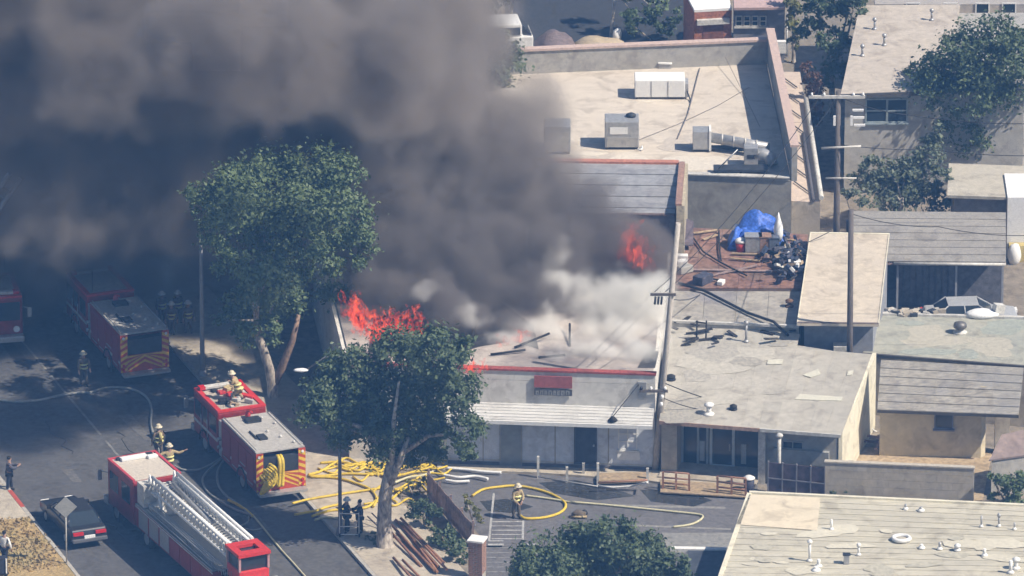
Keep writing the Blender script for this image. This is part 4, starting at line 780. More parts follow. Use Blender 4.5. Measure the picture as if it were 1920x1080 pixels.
def fire_engine(label, loc, rz, hoses=True, group='fire engines in the street'):
    t = T('fire_engine', label, 'fire engine', loc, group, rz); w = 1.24
    b = lambda *a: MB().bx(*a)
    b(.35, 8.5, -w+.15, w-.15, .45, .7).build('chassis', black, t, local=True)
    body = MB().bx(.0, 4.7, w-.28, w, .62, 2.55).bx(.0, 4.7, -w, -w+.28, .62, 2.55).bx(.45, 4.7, -w+.28, w-.28, .62, 2.3).build('body', fred, t, local=True, bevel=.03)
    dk = b(.02, 4.68, -w+.02, w-.02, 2.56, 2.62).build('deck', greyroof, t, local=True)
    b(1.4, 2.0, .1, .5, 2.62, 2.72).build('hatch', dark, dk, local=True); b(1.6, 2.6, .55, .62, 2.62, 2.70).build('handle_bar', dark, dk, local=True); b(3.6, 4.1, -.4, .3, 2.62, 2.78).build('hatch', dark, dk, local=True)
    for k in range(5): MB().lathe((.6+.85*k, -.9+.35*(k % 3), 2.62), [(.07, 0), (.07, .08), (.03, .12)], 8).build('cap', wdirt, dk, local=True)
    for s in (-1, 1):
        for k, (x0, x1, zz0, zz1) in enumerate(((.3, 1.2, .8, 2.3), (1.3, 2.2, 1.35, 2.3), (2.35, 3.3, .8, 2.3), (3.45, 4.5, .8, 2.3))):
            sh = b(x0, x1, s*w-.01*s, s*(w+.02), zz0, zz1).build('locker_shutter', mat('shutter_red', (.33, .045, .05), .45, .1, 2), t, local=True)
            b(x0+.1, x1-.1, s*(w+.02), s*(w+.04), zz0+.05, zz0+.1).build('handle', silver, sh, local=True)
        b(.05, 4.7, s*w-.005*s, s*(w+.012), 1.05, 1.18).build('reflective_stripe', wdirt, t, local=True)
    b(4.72, 5.15, -w+.04, w-.04, .62, 2.4).build('pump_panel', silver, t, local=True)
    for s in (-1, 1):
        for z in (1.1, 1.5): MB().tube([(4.93, s*(w-.05), z), (4.93, s*(w+.12), z)], .09, 10).build('outlet', rimm, t, local=True)
    cab = b(5.2, 8.55, -w, w, .62, 2.72).build('cab', fred, t, local=True, bevel=.10)
    rim = MB()
    rim.bx(5.2, 8.5, w-.26, w-.02, 2.70, 2.80).bx(5.2, 8.5, -w+.02, -w+.26, 2.70, 2.80).bx(8.18, 8.5, -w+.26, w-.26, 2.70, 2.80).bx(5.2, 5.4, -w+.26, w-.26, 2.70, 2.80)
    cr = rim.build('cab_roof_rim', fredb, t, local=True); b(5.42, 8.16, -w+.27, w-.27, 2.71, 2.745).build('cab_roof_panel', mat('cab_roof_tan', (.5, .44, .36), .7, .15, 2), t, local=True)
    lb = b(8.0, 8.3, -w+.15, w-.15, 2.81, 2.96).build('light_bar', wdirt, t, local=True, bevel=.03)
    for s in (-1, 1): b(7.98, 8.32, s*.95-.14, s*.95+.14, 2.825, 2.975).build('lens', lens, lb, local=True)
    b(8.52, 8.575, -w+.15, w-.15, 1.55, 2.5).build('windscreen', glass, t, local=True)
    for s in (-1, 1):
        for x0, x1 in ((5.4, 6.3), (6.6, 7.2), (7.4, 8.3)): b(x0, x1, s*w-.01*s, s*(w+.012), 1.6, 2.4).build('side_window', glass, t, local=True)
        m = MB().tube([(8.4, s*(w-.02), 2.2), (8.75, s*(w+.3), 2.2)], .025, 5).bx(8.68, 8.76, s*(w+.3)-.1, s*(w+.3)+.1, 1.75, 2.25).build('mirror', silver, t, local=True)
        MB().tube([(8.58, s*.9, 1.1), (8.64, s*.9, 1.1)], .16, 12).build('headlight', sheetw, t, local=True)
        wheel(t, 1.9, s*(w-.18), .5); wheel(t, 7.0, s*(w-.18), .5)
    b(8.56, 9.0, -w, w, .55, .85).build('front_bumper', silver, t, local=True, bevel=.04)
    b(-.45, .0, -w+.05, w-.05, .5, .62).build('tailboard', silver, t, local=True)
    for s in (-1, 1):
        for x in (1.9, 7.0):
            g = MB(); P_ = [(x+.66*math.cos(a_*math.pi/8), s*(w+.02), .5+.66*math.sin(a_*math.pi/8)) for a_ in range(9)]; g.tube(P_, .05, 5); g.build('wheel_arch', black, t, local=True)
        for x in (6.42, 7.28): b(x, x+.03, s*w-.01*s, s*(w+.01), .8, 2.5).build('door_gap', black, t, local=True)
        for x in (6.5, 7.34): MB().tube([(x, s*(w+.06), 1.0), (x, s*(w+.06), 1.9)], .02, 5).build('grab_rail', silver, t, local=True)
        b(5.25, 8.5, s*w-.005*s, s*(w+.014), 1.22, 1.36).build('reflective_stripe', wdirt, t, local=True)
        MB().tube([(.1, s*(w-.1), 2.72), (4.6, s*(w-.1), 2.72)], .025, 5).build('deck_rail', silver, t, local=True)
    g = MB()
    for zz in (1.75, 2.2): g.tube([(.2, -w-.12, zz), (4.5, -w-.12, zz)], .04, 5)
    for k in range(12): g.tube([(.35+k*.37, -w-.12, 1.75), (.35+k*.37, -w-.12, 2.2)], .02, 4)
    g.build('side_ladder', galv, t, local=True)
    for k in range(5): MB().tube([(4.78+.06*k, -w+.2, 2.42), (4.80+.06*k, w-.2, 2.44)], .05, 6).build('crosslay_hose', mat('crosslay_tan', (.55, .46, .28), .8, .2, 4), t, local=True)
    MB().lathe((4.4, 0, 2.62), [(.14, 0), (.12, .25), (.06, .35)], 10).tube([(4.4, 0, 2.95), (3.8, 0, 3.1)], .06, 8, .04).build('deck_gun', fredb, t, local=True)
    MB().tube([(5.6, .8, 2.8), (5.6, .8, 3.9)], .012, 4).build('aerial', black, t, local=True)
    # rear: dark hose bed, striped side columns, chevron doors
    b(-.01, .44, -w+.29, w-.29, 1.5, 2.28).build('hose_bed', dark, t, local=True)
    rear = b(-.02, .44, -w+.29, w-.29, .62, 1.48).build('rear_doors', chred, t, local=True)
    for s in (-1, 1):
        col = b(-.03, -.005, s*(w-.36), s*w, .62, 2.55).build('rear_column', chred, t, local=True)
        for k in range(6):
            z = .72+k*.32; y0, y1 = s*(w-.35), s*(w-.01)
            MB().add([(-.034, y0, z+.02), (-.034, y1, z-.15 if z > .8 else z-.09), (-.034, y1, z+.02), (-.034, y0, z+.17)], [(0, 1, 2, 3)] if s < 0 else [(3, 2, 1, 0)]).build('chevron_stripe', yel, col, local=True)
        for k, z in enumerate((2.4, 1.0, .75)): MB().tube([(-.03, s*(w-.15), z), (-.07, s*(w-.15), z)], .07, 10).build('tail_lamp', lens if k else sheetw, col, local=True)
        for k in range(4):
            z = .66+k*.26; d = s*(w-.30)
            MB().add([(-.03, d, max(.63, z-.1)), (-.03, 0, min(1.47, z+.42)), (-.03, 0, min(1.47, z+.54)), (-.03, d, z+.02)], [(0, 1, 2, 3)] if s > 0 else [(3, 2, 1, 0)]).build('chevron_stripe', yel, rear, local=True)
    return t
def place(px, py, qx, qy): # rear-centre ground pixel and a pixel further along the nose
    a, b = W(px, py), W(qx, qy); return a, math.atan2((b-a).y, (b-a).x)
loc, rz = place(527, 940, 420, 833)
e1 = fire_engine('red fire engine with yellow hose pouring from its rear bed', (loc.x, loc.y, .006), rz)
loc2, rz2 = place(272, 716, 165, 600)
e2 = fire_engine('shaded red fire engine with chevron rear under the smoke', (loc2.x, loc2.y, .006), rz2)
a, b = W(-40, 560), W(3, 668); d = (b-a).normalized(); rz3 = math.atan2(d.y, d.x); l3 = W(0, 664)-d*9.0
e3 = fire_engine('red fire engine facing the camera at the left edge', (l3.x, l3.y, .006), rz3)
def hose(label, pts, m, r=.06, z=None, group=None, name='fire_hose', world=False):
    P = [Vector(p) if world else W(p[0], p[1], (p[2] if len(p) > 2 else r+.02)) for p in pts]
    out = []
    for i in range(len(P)-1):
        p0, p1, p2, p3 = P[max(0, i-1)], P[i], P[i+1], P[min(len(P)-1, i+2)]
        for k in range(6):
            t = k/6; out.append(.5*((2*p1)+(-p0+p2)*t+(2*p0-5*p1+4*p2-p3)*t*t+(-p0+3*p1-3*p2+p3)*t**3))
    out.append(P[-1]); return tag(MB().tube(out, r, 6).build(name, m), label, 'fire hose', group)
hy = mat('yellow_hose', (.78, .56, .06), .7, .15, 4, big=.3, bigs=2, bigcol=(.6, .48, .12))
hp_ = mat('pale_hose', (.62, .58, .38), .7, .15, 4)
hg = mat('grey_hose', (.34, .34, .32), .7, .15, 4)
# hose hanging from the bed of the near engine
E1 = Matrix.Translation(Vector((loc.x, loc.y, 0))) @ Matrix.Rotation(rz, 4, 'Z')
q = lambda x, y, z: E1 @ Vector((x, y, z))
bx_ = T('equipment_bundle', 'heap of tan and red gear on the near engine cab roof', 'gear', q(6.8, .2, 2.75))
r = random.Random(14)
for k in range(16):
    p = q(5.6+2.3*r.random(), -.8+1.6*r.random(), 2.80+.12*r.random()); MB().box(p, (.2+.4*r.random(), .15+.25*r.random(), .12+.12*r.random()), r.random()*3, r.gauss(0, .2)).build('gear', r.choice([fredb, woodt, mat('gear_tan', (.55, .43, .22), .9, .2, 3), wdirt, greyroof, black]), bx_, bevel=.02)
for i, (y, dy, lab) in enumerate(((-.05, .02, 'thick yellow hose fold hanging straight down the middle of the engine rear'), (.10, .03, 'second yellow hose fold hanging beside the middle one'))):
    hose(lab, [q(.4, y, 2.15), q(.1, y, 2.25), q(-.14, y, 2.0), q(-.16, y+dy, 1.3), q(-.2, y+3*dy, .9), q(-.12, y+5*dy, 1.1), q(-.1, y+6*dy, 1.5)], hy, .10, world=True)
r = random.Random(4)
for i in range(7):
    y = .3+.08*i; zz = 2.0-.13*i
    hose('flaked yellow hose stuffed in the left of the engine hose bed', [q(.3, y+.4, 1.9-.15*(i % 3)), q(-.05, y+.2, 1.95-.1*i), q(-.12, y-.15+.05*r.random(), 1.5-.1*i), q(-.2, y+.1, 1.05-.05*i), q(-.3, y+.35, .95-.05*i), q(-.15, y+.5-.08*i, 1.2)], hy, .075, world=True, group='flaked hose in the engine bed')
# ladder truck
LF, LRz = place(0, 0, 1, 1)
fa = (W(204, 856, 2.9)+W(288, 845, 2.9))/2; ra = W(465, 1030, 3.2); dv = (fa-ra); LRz = math.atan2(dv.y, dv.x)
lt = T('ladder_truck', 'long red ladder truck with white aerial ladder and rear steering cab', 'fire truck', (fa.x, fa.y, .006), None, LRz)
b = lambda *a: MB().bx(*a)
w = 1.22; LL = Vector((dv.x, dv.y)).length
cab = b(-3.1, 0, -w, w, .6, 2.78).build('cab', fred, lt, local=True, bevel=.08)
b(-3.0, -.15, -w+.14, w-.14, 2.785, 2.83).build('cab_roof_panel', mat('cab_roof_cream', (.60, .54, .46), .6, .1, 2), lt, local=True)
g = MB().bx(-3.08, -.02, w-.13, w, 2.76, 2.88).bx(-3.08, -.02, -w, -w+.13, 2.76, 2.88).bx(-.16, -.02, -w+.13, w-.13, 2.76, 2.88); g.build('cab_roof_rim', mat('rose_red', (.55, .07, .09), .5, .1, 2), lt, local=True)
for x, y, sx, sy in ((-.5, .1, .35, 1.3), (-.75, -.75, .3, .5)): b(x-sx/2, x+sx/2, y-sy/2, y+sy/2, 2.83, 2.98).build('roof_unit', white, lt, local=True, bevel=.03)
for k in range(4): b(-.45, -.25, -.9+.5*k, -.6+.5*k, 2.832, 2.95).build('roof_vent', dark, lt, local=True)
b(-.02, .02, -w+.15, w-.15, 1.5, 2.5).build('windscreen', glass, lt, local=True); b(0, .5, -w, w, .5, .85).build('front_bumper', silver, lt, local=True)
for s in (-1, 1):
    for x0, x1 in ((-1.3, -.3), (-2.7, -1.7)): b(x0, x1, s*w-.01*s, s*(w+.014), 1.5, 2.4).build('side_window', glass, lt, local=True)
    MB().tube([(-.1, s*w, 2.2), (.25, s*(w+.3), 2.2)], .025, 5).bx(.2, .28, s*(w+.3)-.1, s*(w+.3)+.1, 1.75, 2.25).build('mirror', silver, lt, local=True)
    for x in (-1.0, -4.6, -LL+.2, -LL-1.0): wheel(lt, x, s*(w-.18), .5)
    body = b(-LL+1.3, -3.3, s*(w-.5), s*w, .7, 1.75).build('body_side', fred, lt, local=True, bevel=.03)
    for k in range(7): b(-4.8-1.25*k, -3.75-1.25*k, s*w-.01*s, s*(w+.02), .8, 1.65).build('locker_shutter', silver if k < 3 else mat('shutter_red', (.33, .045, .05)), body, local=True)
    b(-LL+1.3, -3.3, s*w-.01*s, s*(w+.012), 1.68, 1.74).build('reflective_stripe', wdirt, lt, local=True)
b(-LL-2.0, -3.2, -w+.2, w-.2, .5, 1.1).build('chassis', black, lt, local=True)
b(-LL+1.4, -3.3, -w+.02, w-.02, 1.76, 1.82).build('deck', silver, lt, local=True)
tt = MB().lathe((-4.5, 0, 1.82), [(.95, 0), (.95, .2), (.6, .3), (.6, .6)], 16).build('turntable', wdirt, lt, local=True)
g = MB()
for s in (-1, 1): g.tube([(-3.6, s*.75, 1.9), (-4.4, s*.55, 2.95)], .09, 6).tube([(-5.6, s*.75, 1.9), (-4.4, s*.55, 2.95)], .09, 6)
g.bx(-4.7, -3.5, -.75, .75, 2.5, 2.62); g.build('ladder_mount', white, lt, local=True)
b(-4.1, -3.3, .3, 1.1, 1.85, 2.9).build('control_pedestal', wdirt, lt, local=True); b(-3.45, -3.25, -1.0, .9, 2.2, 2.62).build('equipment_rack', dark, lt, local=True)
X0, X1 = -3.5, -LL+.9
nb_ = 34
for si, (hw, zl, zh, x0, x1) in enumerate(((.62, 2.62, 3.28, X0, X1), (.47, 2.72, 3.18, X0-.4, X1-.5))):
    for s in (-1, 1):
        MB().tube([(x0, s*hw, zl), (x1, s*hw, zl)], .085, 6).build('ladder_rail', white, lt, local=True); MB().tube([(x0-.5, s*hw, zh), (x1, s*hw, zh)], .085, 6).build('ladder_rail', white, lt, local=True)
        g = MB()
        for k in range(24):
            xa = x0+(x1-x0)*k/24; xb = x0+(x1-x0)*(k+1)/24; xm = (xa+xb)/2
            g.tube([(xa, s*hw, zl), (xm, s*hw, zh)], .05, 4).tube([(xm, s*hw, zh), (xb, s*hw, zl)], .05, 4)
        g.build('ladder_lacing', white, lt, local=True)
rme = MB().tube([(0, -.46, 0), (0, .46, 0)], .035, 5).mesh('rung'); rme.materials.append(wdirt)
for k in range(nb_):
    o = bpy.data.objects.new('rung', rme); SC.collection.objects.link(o); o.parent = lt; o.location = (X0+(X1-X0)*(k+.5)/nb_, 0, 2.73)
# ground ladders and pike poles stowed along the left of the bed
for k in range(4):
    y = .82+.10*k; g = MB()
    for zz in (1.95, 2.25): g.tube([(-5.4+.3*k, y, zz), (X1+.2*k, y, zz-.05)], .035, 5)
    for j in range(22): x = -5.6-j*.38; g.tube([(x, y, 1.95), (x, y, 2.22)], .018, 4)
    g.build('ground_ladder', galv, lt, local=True)
MB().tube([(-4.5, -.2, 2.95), (-9, -.2, 2.7)], .12, 8).build('lift_cylinder', galv, lt, local=True)
tc_ = b(-LL-.7, -LL+.75, -.75, .75, 1.82, 2.45).build('rear_steering_cab', fredb, lt, local=True, bevel=.05)
g = MB()
for x in (-LL-.66, -LL+.7):
    for y in (-.71, .71): g.bx(x-.05, x+.05, y-.05, y+.05, 2.44, 3.16)
g.build('cab_post', mat('rose_post', (.5, .3, .3), .5, .1, 2), tc_, local=True)
b(-LL-.62, -LL+.66, -.68, .68, 2.46, 3.12).build('cab_glass', glass, tc_, local=True)
g = MB().bx(-LL-.78, -LL+.8, .45, .8, 3.15, 3.30).bx(-LL-.78, -LL+.8, -.8, -.45, 3.15, 3.30).bx(-LL+.35, -LL+.8, -.45, .45, 3.15, 3.30).bx(-LL-.78, -LL-.3, -.45, .45, 3.15, 3.30); g.build('cab_roof', fredb, tc_, local=True)
b(-LL-2.2, -LL-.75, -w+.1, w-.1, 1.1, 1.9).build('tail_body', fredb, lt, local=True, bevel=.05); b(-LL-.95, -LL-.8, -1.1, 1.1, 1.9, 2.0).build('grab_rail', white, lt, local=True)
# parked dark car
ca, cz = place(168, 1028, 108, 962)
cr = T('parked_car', 'dark saloon car with glinting rear window behind the diamond sign', 'car', (ca.x, ca.y, .006), None, cz)
paint = mat('car_black', (.03, .032, .04), .22, .1, 1, spec=.6)
def prof(pts, y0, y1): # side profile extruded across
    g = MB(); n = len(pts); g.add([(x, y0, z) for x, z in pts]+[(x, y1, z) for x, z in pts], [tuple(range(n)), tuple(range(2*n-1, n-1, -1))]+[(i, i+n, (i+1) % n+n, (i+1) % n) for i in range(n)]); return g
prof([(0, .35), (4.6, .35), (4.7, .55), (4.62, .78), (3.6, .92), (1.0, .98), (.1, .95), (-.05, .6)][::-1], -.88, .88).build('body', paint, cr, local=True, bevel=.08)
rfm = MB().hexa([(.55, -.8, .95), (3.45, -.8, .9), (3.45, .8, .9), (.55, .8, .95)][::1], [(1.15, -.62, 1.42), (2.65, -.62, 1.42), (2.65, .62, 1.42), (1.15, .62, 1.42)]); rfm.build('cabin', glass, cr, local=True, bevel=.04)
b(1.15, 2.68, -.63, .63, 1.41, 1.45).build('roof', paint, cr, local=True, bevel=.02)
g = MB()
for s in (-1, 1):
    for (xa, za, xb, zb_) in ((.55, .95, 1.15, 1.43), (3.45, .9, 2.65, 1.43), (2.0, .93, 1.95, 1.43)): g.tube([(xa, s*.81, za), (xb, s*.63, zb_)], .035, 5)
g.build('pillar', paint, cr, local=True)
for s in (-1, 1):
    wheel(cr, .85, s*.78, .33, .22); wheel(cr, 3.7, s*.78, .33, .22)
    b(-.09, .02, s*.55-.25, s*.55+.25, .72, .86).build('tail_light', lens, cr, local=True); b(4.6, 4.72, s*.6-.2, s*.6+.2, .6, .75).build('headlight', sheetw, cr, local=True)
    b(3.05, 3.2, s*.95-.1, s*.95+.1, .95, 1.1).build('mirror', paint, cr, local=True)
b(-.1, -.03, -.26, .26, .55, .68).build('number_plate', sheetw, cr, local=True); b(-.16, .02, -.85, .85, .38, .55).build('rear_bumper', mat('bumper_grey', (.14, .14, .15), .3, .1, 2), cr, local=True, bevel=.03)
for x_, y_ in ((1815, 622),):
    c_ = W(x_, y_); c2 = copy_tree(cr); c2.location = (c_.x-2.2, c_.y+.3, .02); c2.rotation_euler = (0, 0, R(4)); OFF[c2.name] = c2.location.copy()
    tag(c2, 'pale saloon car parked before the carport behind the greenish roof', 'car')
    pm = mat('car_silver', (.42, .43, .44), .3, .08, 1, spec=.6)
    for ch in c2.children:
        if ch.name.split('.')[0] in ('body', 'roof', 'pillar'): ch.data = ch.data.copy(); ch.data.materials[0] = pm
# white van behind the large shop
va, vz = W(940, 100), R(8)
vn = T('white_van', 'white van parked at the left end of the rear parapet in thin smoke', 'van', (va.x, va.y, .02), None, vz)
b(-.9, 1.6, -.95, .95, .4, 1.2).build('body', white, vn, local=True, bevel=.06); b(-.85, 1.0, -.9, .9, 1.2, 1.9).build('upper_body', white, vn, local=True, bevel=.08)
b(-.7, .9, -.915, -.89, 1.3, 1.72).build('side_window', glass, vn, local=True); MB().add([(1.0, -.8, 1.85), (1.55, -.85, 1.22), (1.55, .85, 1.22), (1.0, .8, 1.85)], [(0, 1, 2, 3)]).build('windscreen', glass, vn, local=True)
for s in (-1, 1): wheel(vn, -.4, s*.85, .33, .2); wheel(vn, 1.2, s*.85, .33, .2)
tag(MB().tube([WY(975, 62, va.y-.5), WY(988, 80, va.y-.5), WY(1008, 112, va.y-1.2)], .09, 6).build('white_pole', white), 'white slanting pole leaning from the van to the parapet', 'pole')

# ------------------------------------------------------------------ people
skinm = mat('skin', (.42, .26, .19), .6, .1, 3)
def skinmesh(name, m, parent, verts, edges, root=0, sub=1):
    me = bpy.data.meshes.new(name); me.from_pydata([v[:3] for v in verts], edges, []); me.materials.append(m)
    o = bpy.data.objects.new(name, me); SC.collection.objects.link(o); o.parent = parent
    md = o.modifiers.new('skin', 'SKIN'); md.use_smooth_shade = True
    for i, v in enumerate(verts):
        rr = v[3] if isinstance(v[3], tuple) else (v[3], v[3]); me.skin_vertices[0].data[i].radius = rr
    me.skin_vertices[0].data[root].use_root = True
    s = o.modifiers.new('sub', 'SUBSURF'); s.levels = sub; s.render_levels = sub; return o
def person(label, loc, heading, coat, pants, head='helmet', headm=None, arms=None, lean=0.0, stride=.12, crouch=0.0, group=None, strap=None):
    t = T('person', label, 'person', loc, group, heading); k = 1-crouch
    hz = .94*k+.02; L = lambda z: lean*(z-hz)
    arms = arms or [((.02, .30, 1.12), (.10, .30, .88)), ((.02, -.30, 1.12), (.10, -.30, .88))]
    dz = hz-.96
    pel = (0, 0, hz, (.15, .12)); che = (L(1.3+dz), 0, 1.3+dz, (.19, .13)); nk = (L(1.5+dz), 0, 1.5+dz, .065); hd = (L(1.62+dz)+.02, 0, 1.62+dz, (.085, .10)); tp = (L(1.74+dz)+.01, 0, 1.75+dz, (.07, .08))
    V_ = [pel, (L(1.12+dz), 0, 1.12+dz, (.15, .11)), che, nk, hd, tp, (hd[0]+.10, 0, 1.63+dz, .022)]
    E_ = [(0, 1), (1, 2), (2, 3), (3, 4), (4, 5), (4, 6)]
    coatV, coatE = [pel[:3]+((.19, .16),), (L(1.12+dz), 0, 1.12+dz, (.19, .15)), che[:3]+((.23, .17),), (L(1.45+dz), 0, 1.45+dz, .11)], [(0, 1), (1, 2), (2, 3)]
    for i, s in enumerate((1, -1)):
        sh = Vector((L(1.4+dz), s*.2, 1.40+dz)); el, ha = Vector(arms[i][0])+Vector((L(1.1+dz), 0, dz)), Vector(arms[i][1])+Vector((L(1.0+dz), 0, dz))
        n0 = len(V_); d = (ha-el).normalized(); pal = ha+d*.09; side = d.cross(Vector((0, 0, 1))); side = side.normalized() if side.length > .1 else Vector((1, 0, 0))
        V_ += [(*sh, .06), (*el, .045), (*ha, .032), (*pal, (.042, .022))]; E_ += [(2, n0), (n0, n0+1), (n0+1, n0+2), (n0+2, n0+3)]
        for f in range(4):
            o = side*(-.033+.022*f); ln = (.065, .075, .07, .055)[f]; n1 = len(V_); kn = pal+o+d*ln*.6; V_ += [(*kn, .009), (*(kn+d*ln*.5-Vector((0, 0, .02))), .008)]; E_ += [(n0+3, n1), (n1, n1+1)]
        n1 = len(V_); V_ += [(*(ha+d*.05+side*.05), .011), (*(ha+d*.10+side*.065), .009)]; E_ += [(n0+2, n1), (n1, n1+1)]
        c0 = len(coatV); coatV += [(*sh, .095), (*el, .075), (*(el.lerp(ha, .9)), .06)]; coatE += [(2, c0), (c0, c0+1), (c0+1, c0+2)]
    pV, pE = [(0, 0, hz, (.185, .15))], []
    boots = []
    for s in (1, -1):
        st_ = stride*s; kn = Vector((st_*.6+.12*crouch*3, s*.10, .5*k)); an = Vector((st_*.9-.05*crouch, s*.11, .09)); hip = Vector((0, s*.09, hz-.06))
        n0 = len(V_); V_ += [(*hip, .095), (*kn, .062), (*an, .045), (*(an+Vector((.13, 0, -.05))), .038)]; E_ += [(0, n0), (n0, n0+1), (n0+1, n0+2), (n0+2, n0+3)]
        c0 = len(pV); pV += [(*hip, .125), (*kn, .09), (*(kn.lerp(an, .85)), .08)]; pE += [(0, c0), (c0, c0+1), (c0+1, c0+2)]
        boots.append([(*(kn.lerp(an, .8)), .07), (*an, .065), (*(an+Vector((.15, 0, -.04))), .05)])
    skinmesh('body', skinm, t, V_, E_); skinmesh('jacket', coat, t, coatV, coatE); skinmesh('trousers', pants, t, pV, pE)
    for bv in boots: skinmesh('boot', black, t, bv, [(0, 1), (1, 2)])
    hc = Vector((hd[0], 0, 1.66+dz))
    if head == 'helmet':
        h = MB().lathe(hc+Vector((-.02, 0, .02)), [(.20, 0), (.19, .02), (.135, .03), (.125, .10), (.08, .155), (.02, .17)], 14).build('helmet', headm, t, local=True); MB().box(hc+Vector((.12, 0, .08)), (.02, .07, .09), 0, .3).build('badge', sheetw, h, local=True)
    else: MB().blob(hc+Vector((-.025, 0, .045)), (.105, .10, .10), 3, .1, 10, 7).build('hair', headm, t, local=True)
    if strap:
        for z in (.95, 1.15): MB().lathe((L(z+dz), 0, z+dz), [(.235, 0), (.235, .05)], 14).build('reflective_band', strap, t, local=True)
        MB().tube([(-.2+L(1.3), 0, 1.0+dz), (-.2+L(1.4), 0, 1.45+dz)], .09, 8).build('air_tank', mat('tank_yellow', (.5, .42, .2), .5, .1, 2), t, local=True)
    return t
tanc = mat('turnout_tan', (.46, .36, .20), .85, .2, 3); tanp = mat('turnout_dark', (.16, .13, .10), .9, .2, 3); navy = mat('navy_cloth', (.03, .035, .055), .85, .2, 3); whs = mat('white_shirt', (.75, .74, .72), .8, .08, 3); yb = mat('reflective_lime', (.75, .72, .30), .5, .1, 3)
hel_t = mat('helmet_tan', (.62, .55, .40), .4, .1, 3); hel_w = mat('helmet_white', (.80, .80, .76), .35, .05, 3); hair = mat('dark_hair', (.02, .018, .016), .7, .2, 4); greyc = mat('grey_cloth', (.10, .10, .13), .85, .2, 3)
P = lambda x, y, z=.006: tuple(W(x, y, z))
fwd_arms = [((.22, .24, 1.22), (.42, .10, 1.32)), ((.22, -.24, 1.22), (.42, -.10, 1.32))]
out_arms = [((.10, .45, 1.30), (.15, .72, 1.42)), ((.05, -.45, 1.30), (.1, -.72, 1.45))]
person('bystander in dark clothes holding up a phone at the left kerb', P(18, 921), R(5), greyc, navy, 'hair', hair, fwd_arms)
person('person in white shirt at the bottom left corner', P(9, 1062, .13), R(60), whs, navy, 'hair', hair)
person('firefighter with arms spread behind the ladder truck cab', P(318, 898), R(-70), tanc, tanp, 'helmet', hel_t, out_arms, strap=yb)
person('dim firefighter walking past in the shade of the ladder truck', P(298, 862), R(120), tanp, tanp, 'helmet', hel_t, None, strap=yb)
person('person in dark uniform beside the street light post', P(651, 1000, .14), R(-160), navy, navy, 'helmet', hel_w, fwd_arms)
person('second person in dark uniform standing nearer the tree trunk', P(675, 1003, .14), R(-170), navy, navy, 'hair', hair, fwd_arms)
person('firefighter in tan gear pulling hose in the parking lot', P(968, 972, .012), R(-60), tanc, tanp, 'helmet', hel_t, [((.2, .25, 1.1), (.35, .1, .95)), ((.15, -.28, 1.1), (.32, -.1, .9))], .25, strap=yb)
ep = E1 @ Vector((6.3, -.25, 0)); person('firefighter crouching on the roof of the near engine', (ep.x, ep.y, 2.75), rz+1, tanc, tanc, 'helmet', hel_t, fwd_arms, .5, .2, .35, strap=yb)
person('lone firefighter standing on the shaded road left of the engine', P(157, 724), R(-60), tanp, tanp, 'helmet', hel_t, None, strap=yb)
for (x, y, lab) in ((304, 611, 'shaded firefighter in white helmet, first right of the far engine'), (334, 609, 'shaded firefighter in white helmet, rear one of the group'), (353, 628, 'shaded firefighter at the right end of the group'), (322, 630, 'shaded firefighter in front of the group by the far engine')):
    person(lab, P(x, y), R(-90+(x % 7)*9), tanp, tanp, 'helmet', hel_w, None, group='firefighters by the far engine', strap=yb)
# things the people brought
bg_ = T('camera_cart', 'dark navy wheeled equipment case in front of the person in white', 'case', P(6, 1078, .13)); p = Vector(P(6, 1078, .13))
MB().box(p+Vector((-.1, 0, .5)), (.55, .4, .8), .3).build('case', navy, bg_, bevel=.04); MB().box(p+Vector((.16, -.16, .5)), (.05, .06, .75), .3).build('stripe', sheetw, bg_)
for dx in (-.25, .15): MB().tube([p+Vector((dx, -.2, .08)), p+Vector((dx, -.14, .08))], .08, 8).build('wheel', black, bg_)
gp_ = T('gear_pack', 'dropped tan and black gear pack on the lot asphalt', 'bag', P(1086, 970, .012)); p = Vector(P(1086, 970, .012))
MB().blob(p+Vector((0, 0, .16)), (.38, .25, .2), 5, .4, 9, 6).build('bag', tanp, gp_); MB().tube([p+Vector((-.4, -.1, .05)), p+Vector((-.1, -.25, .12)), p+Vector((.35, -.15, .1))], .06, 6).build('strap', tanc, gp_); MB().blob(p+Vector((.25, .1, .2)), (.16, .14, .14), 2, .3, 7, 5).build('mask', black, gp_)
ct = T('hand_truck', 'white metal utility cart beside the two people in dark uniform', 'cart', P(655, 1004, .14)); p = Vector(P(655, 1006, .14))
for dx in (-.45, .45):
    MB().tube([p+Vector((dx, -.1, .1)), p+Vector((dx, .0, 1.25))], .025, 5).build('upright', white, ct); MB().tube([p+Vector((dx-.02, -.1, .1)), p+Vector((dx+.05, -.1, .1))], .1, 10).build('wheel', black, ct)
for z in (.15, .55, 1.2): MB().tube([p+Vector((-.45, -.1, z)), p+Vector((.45, -.1, z))], .025, 5).build('rail', white, ct)

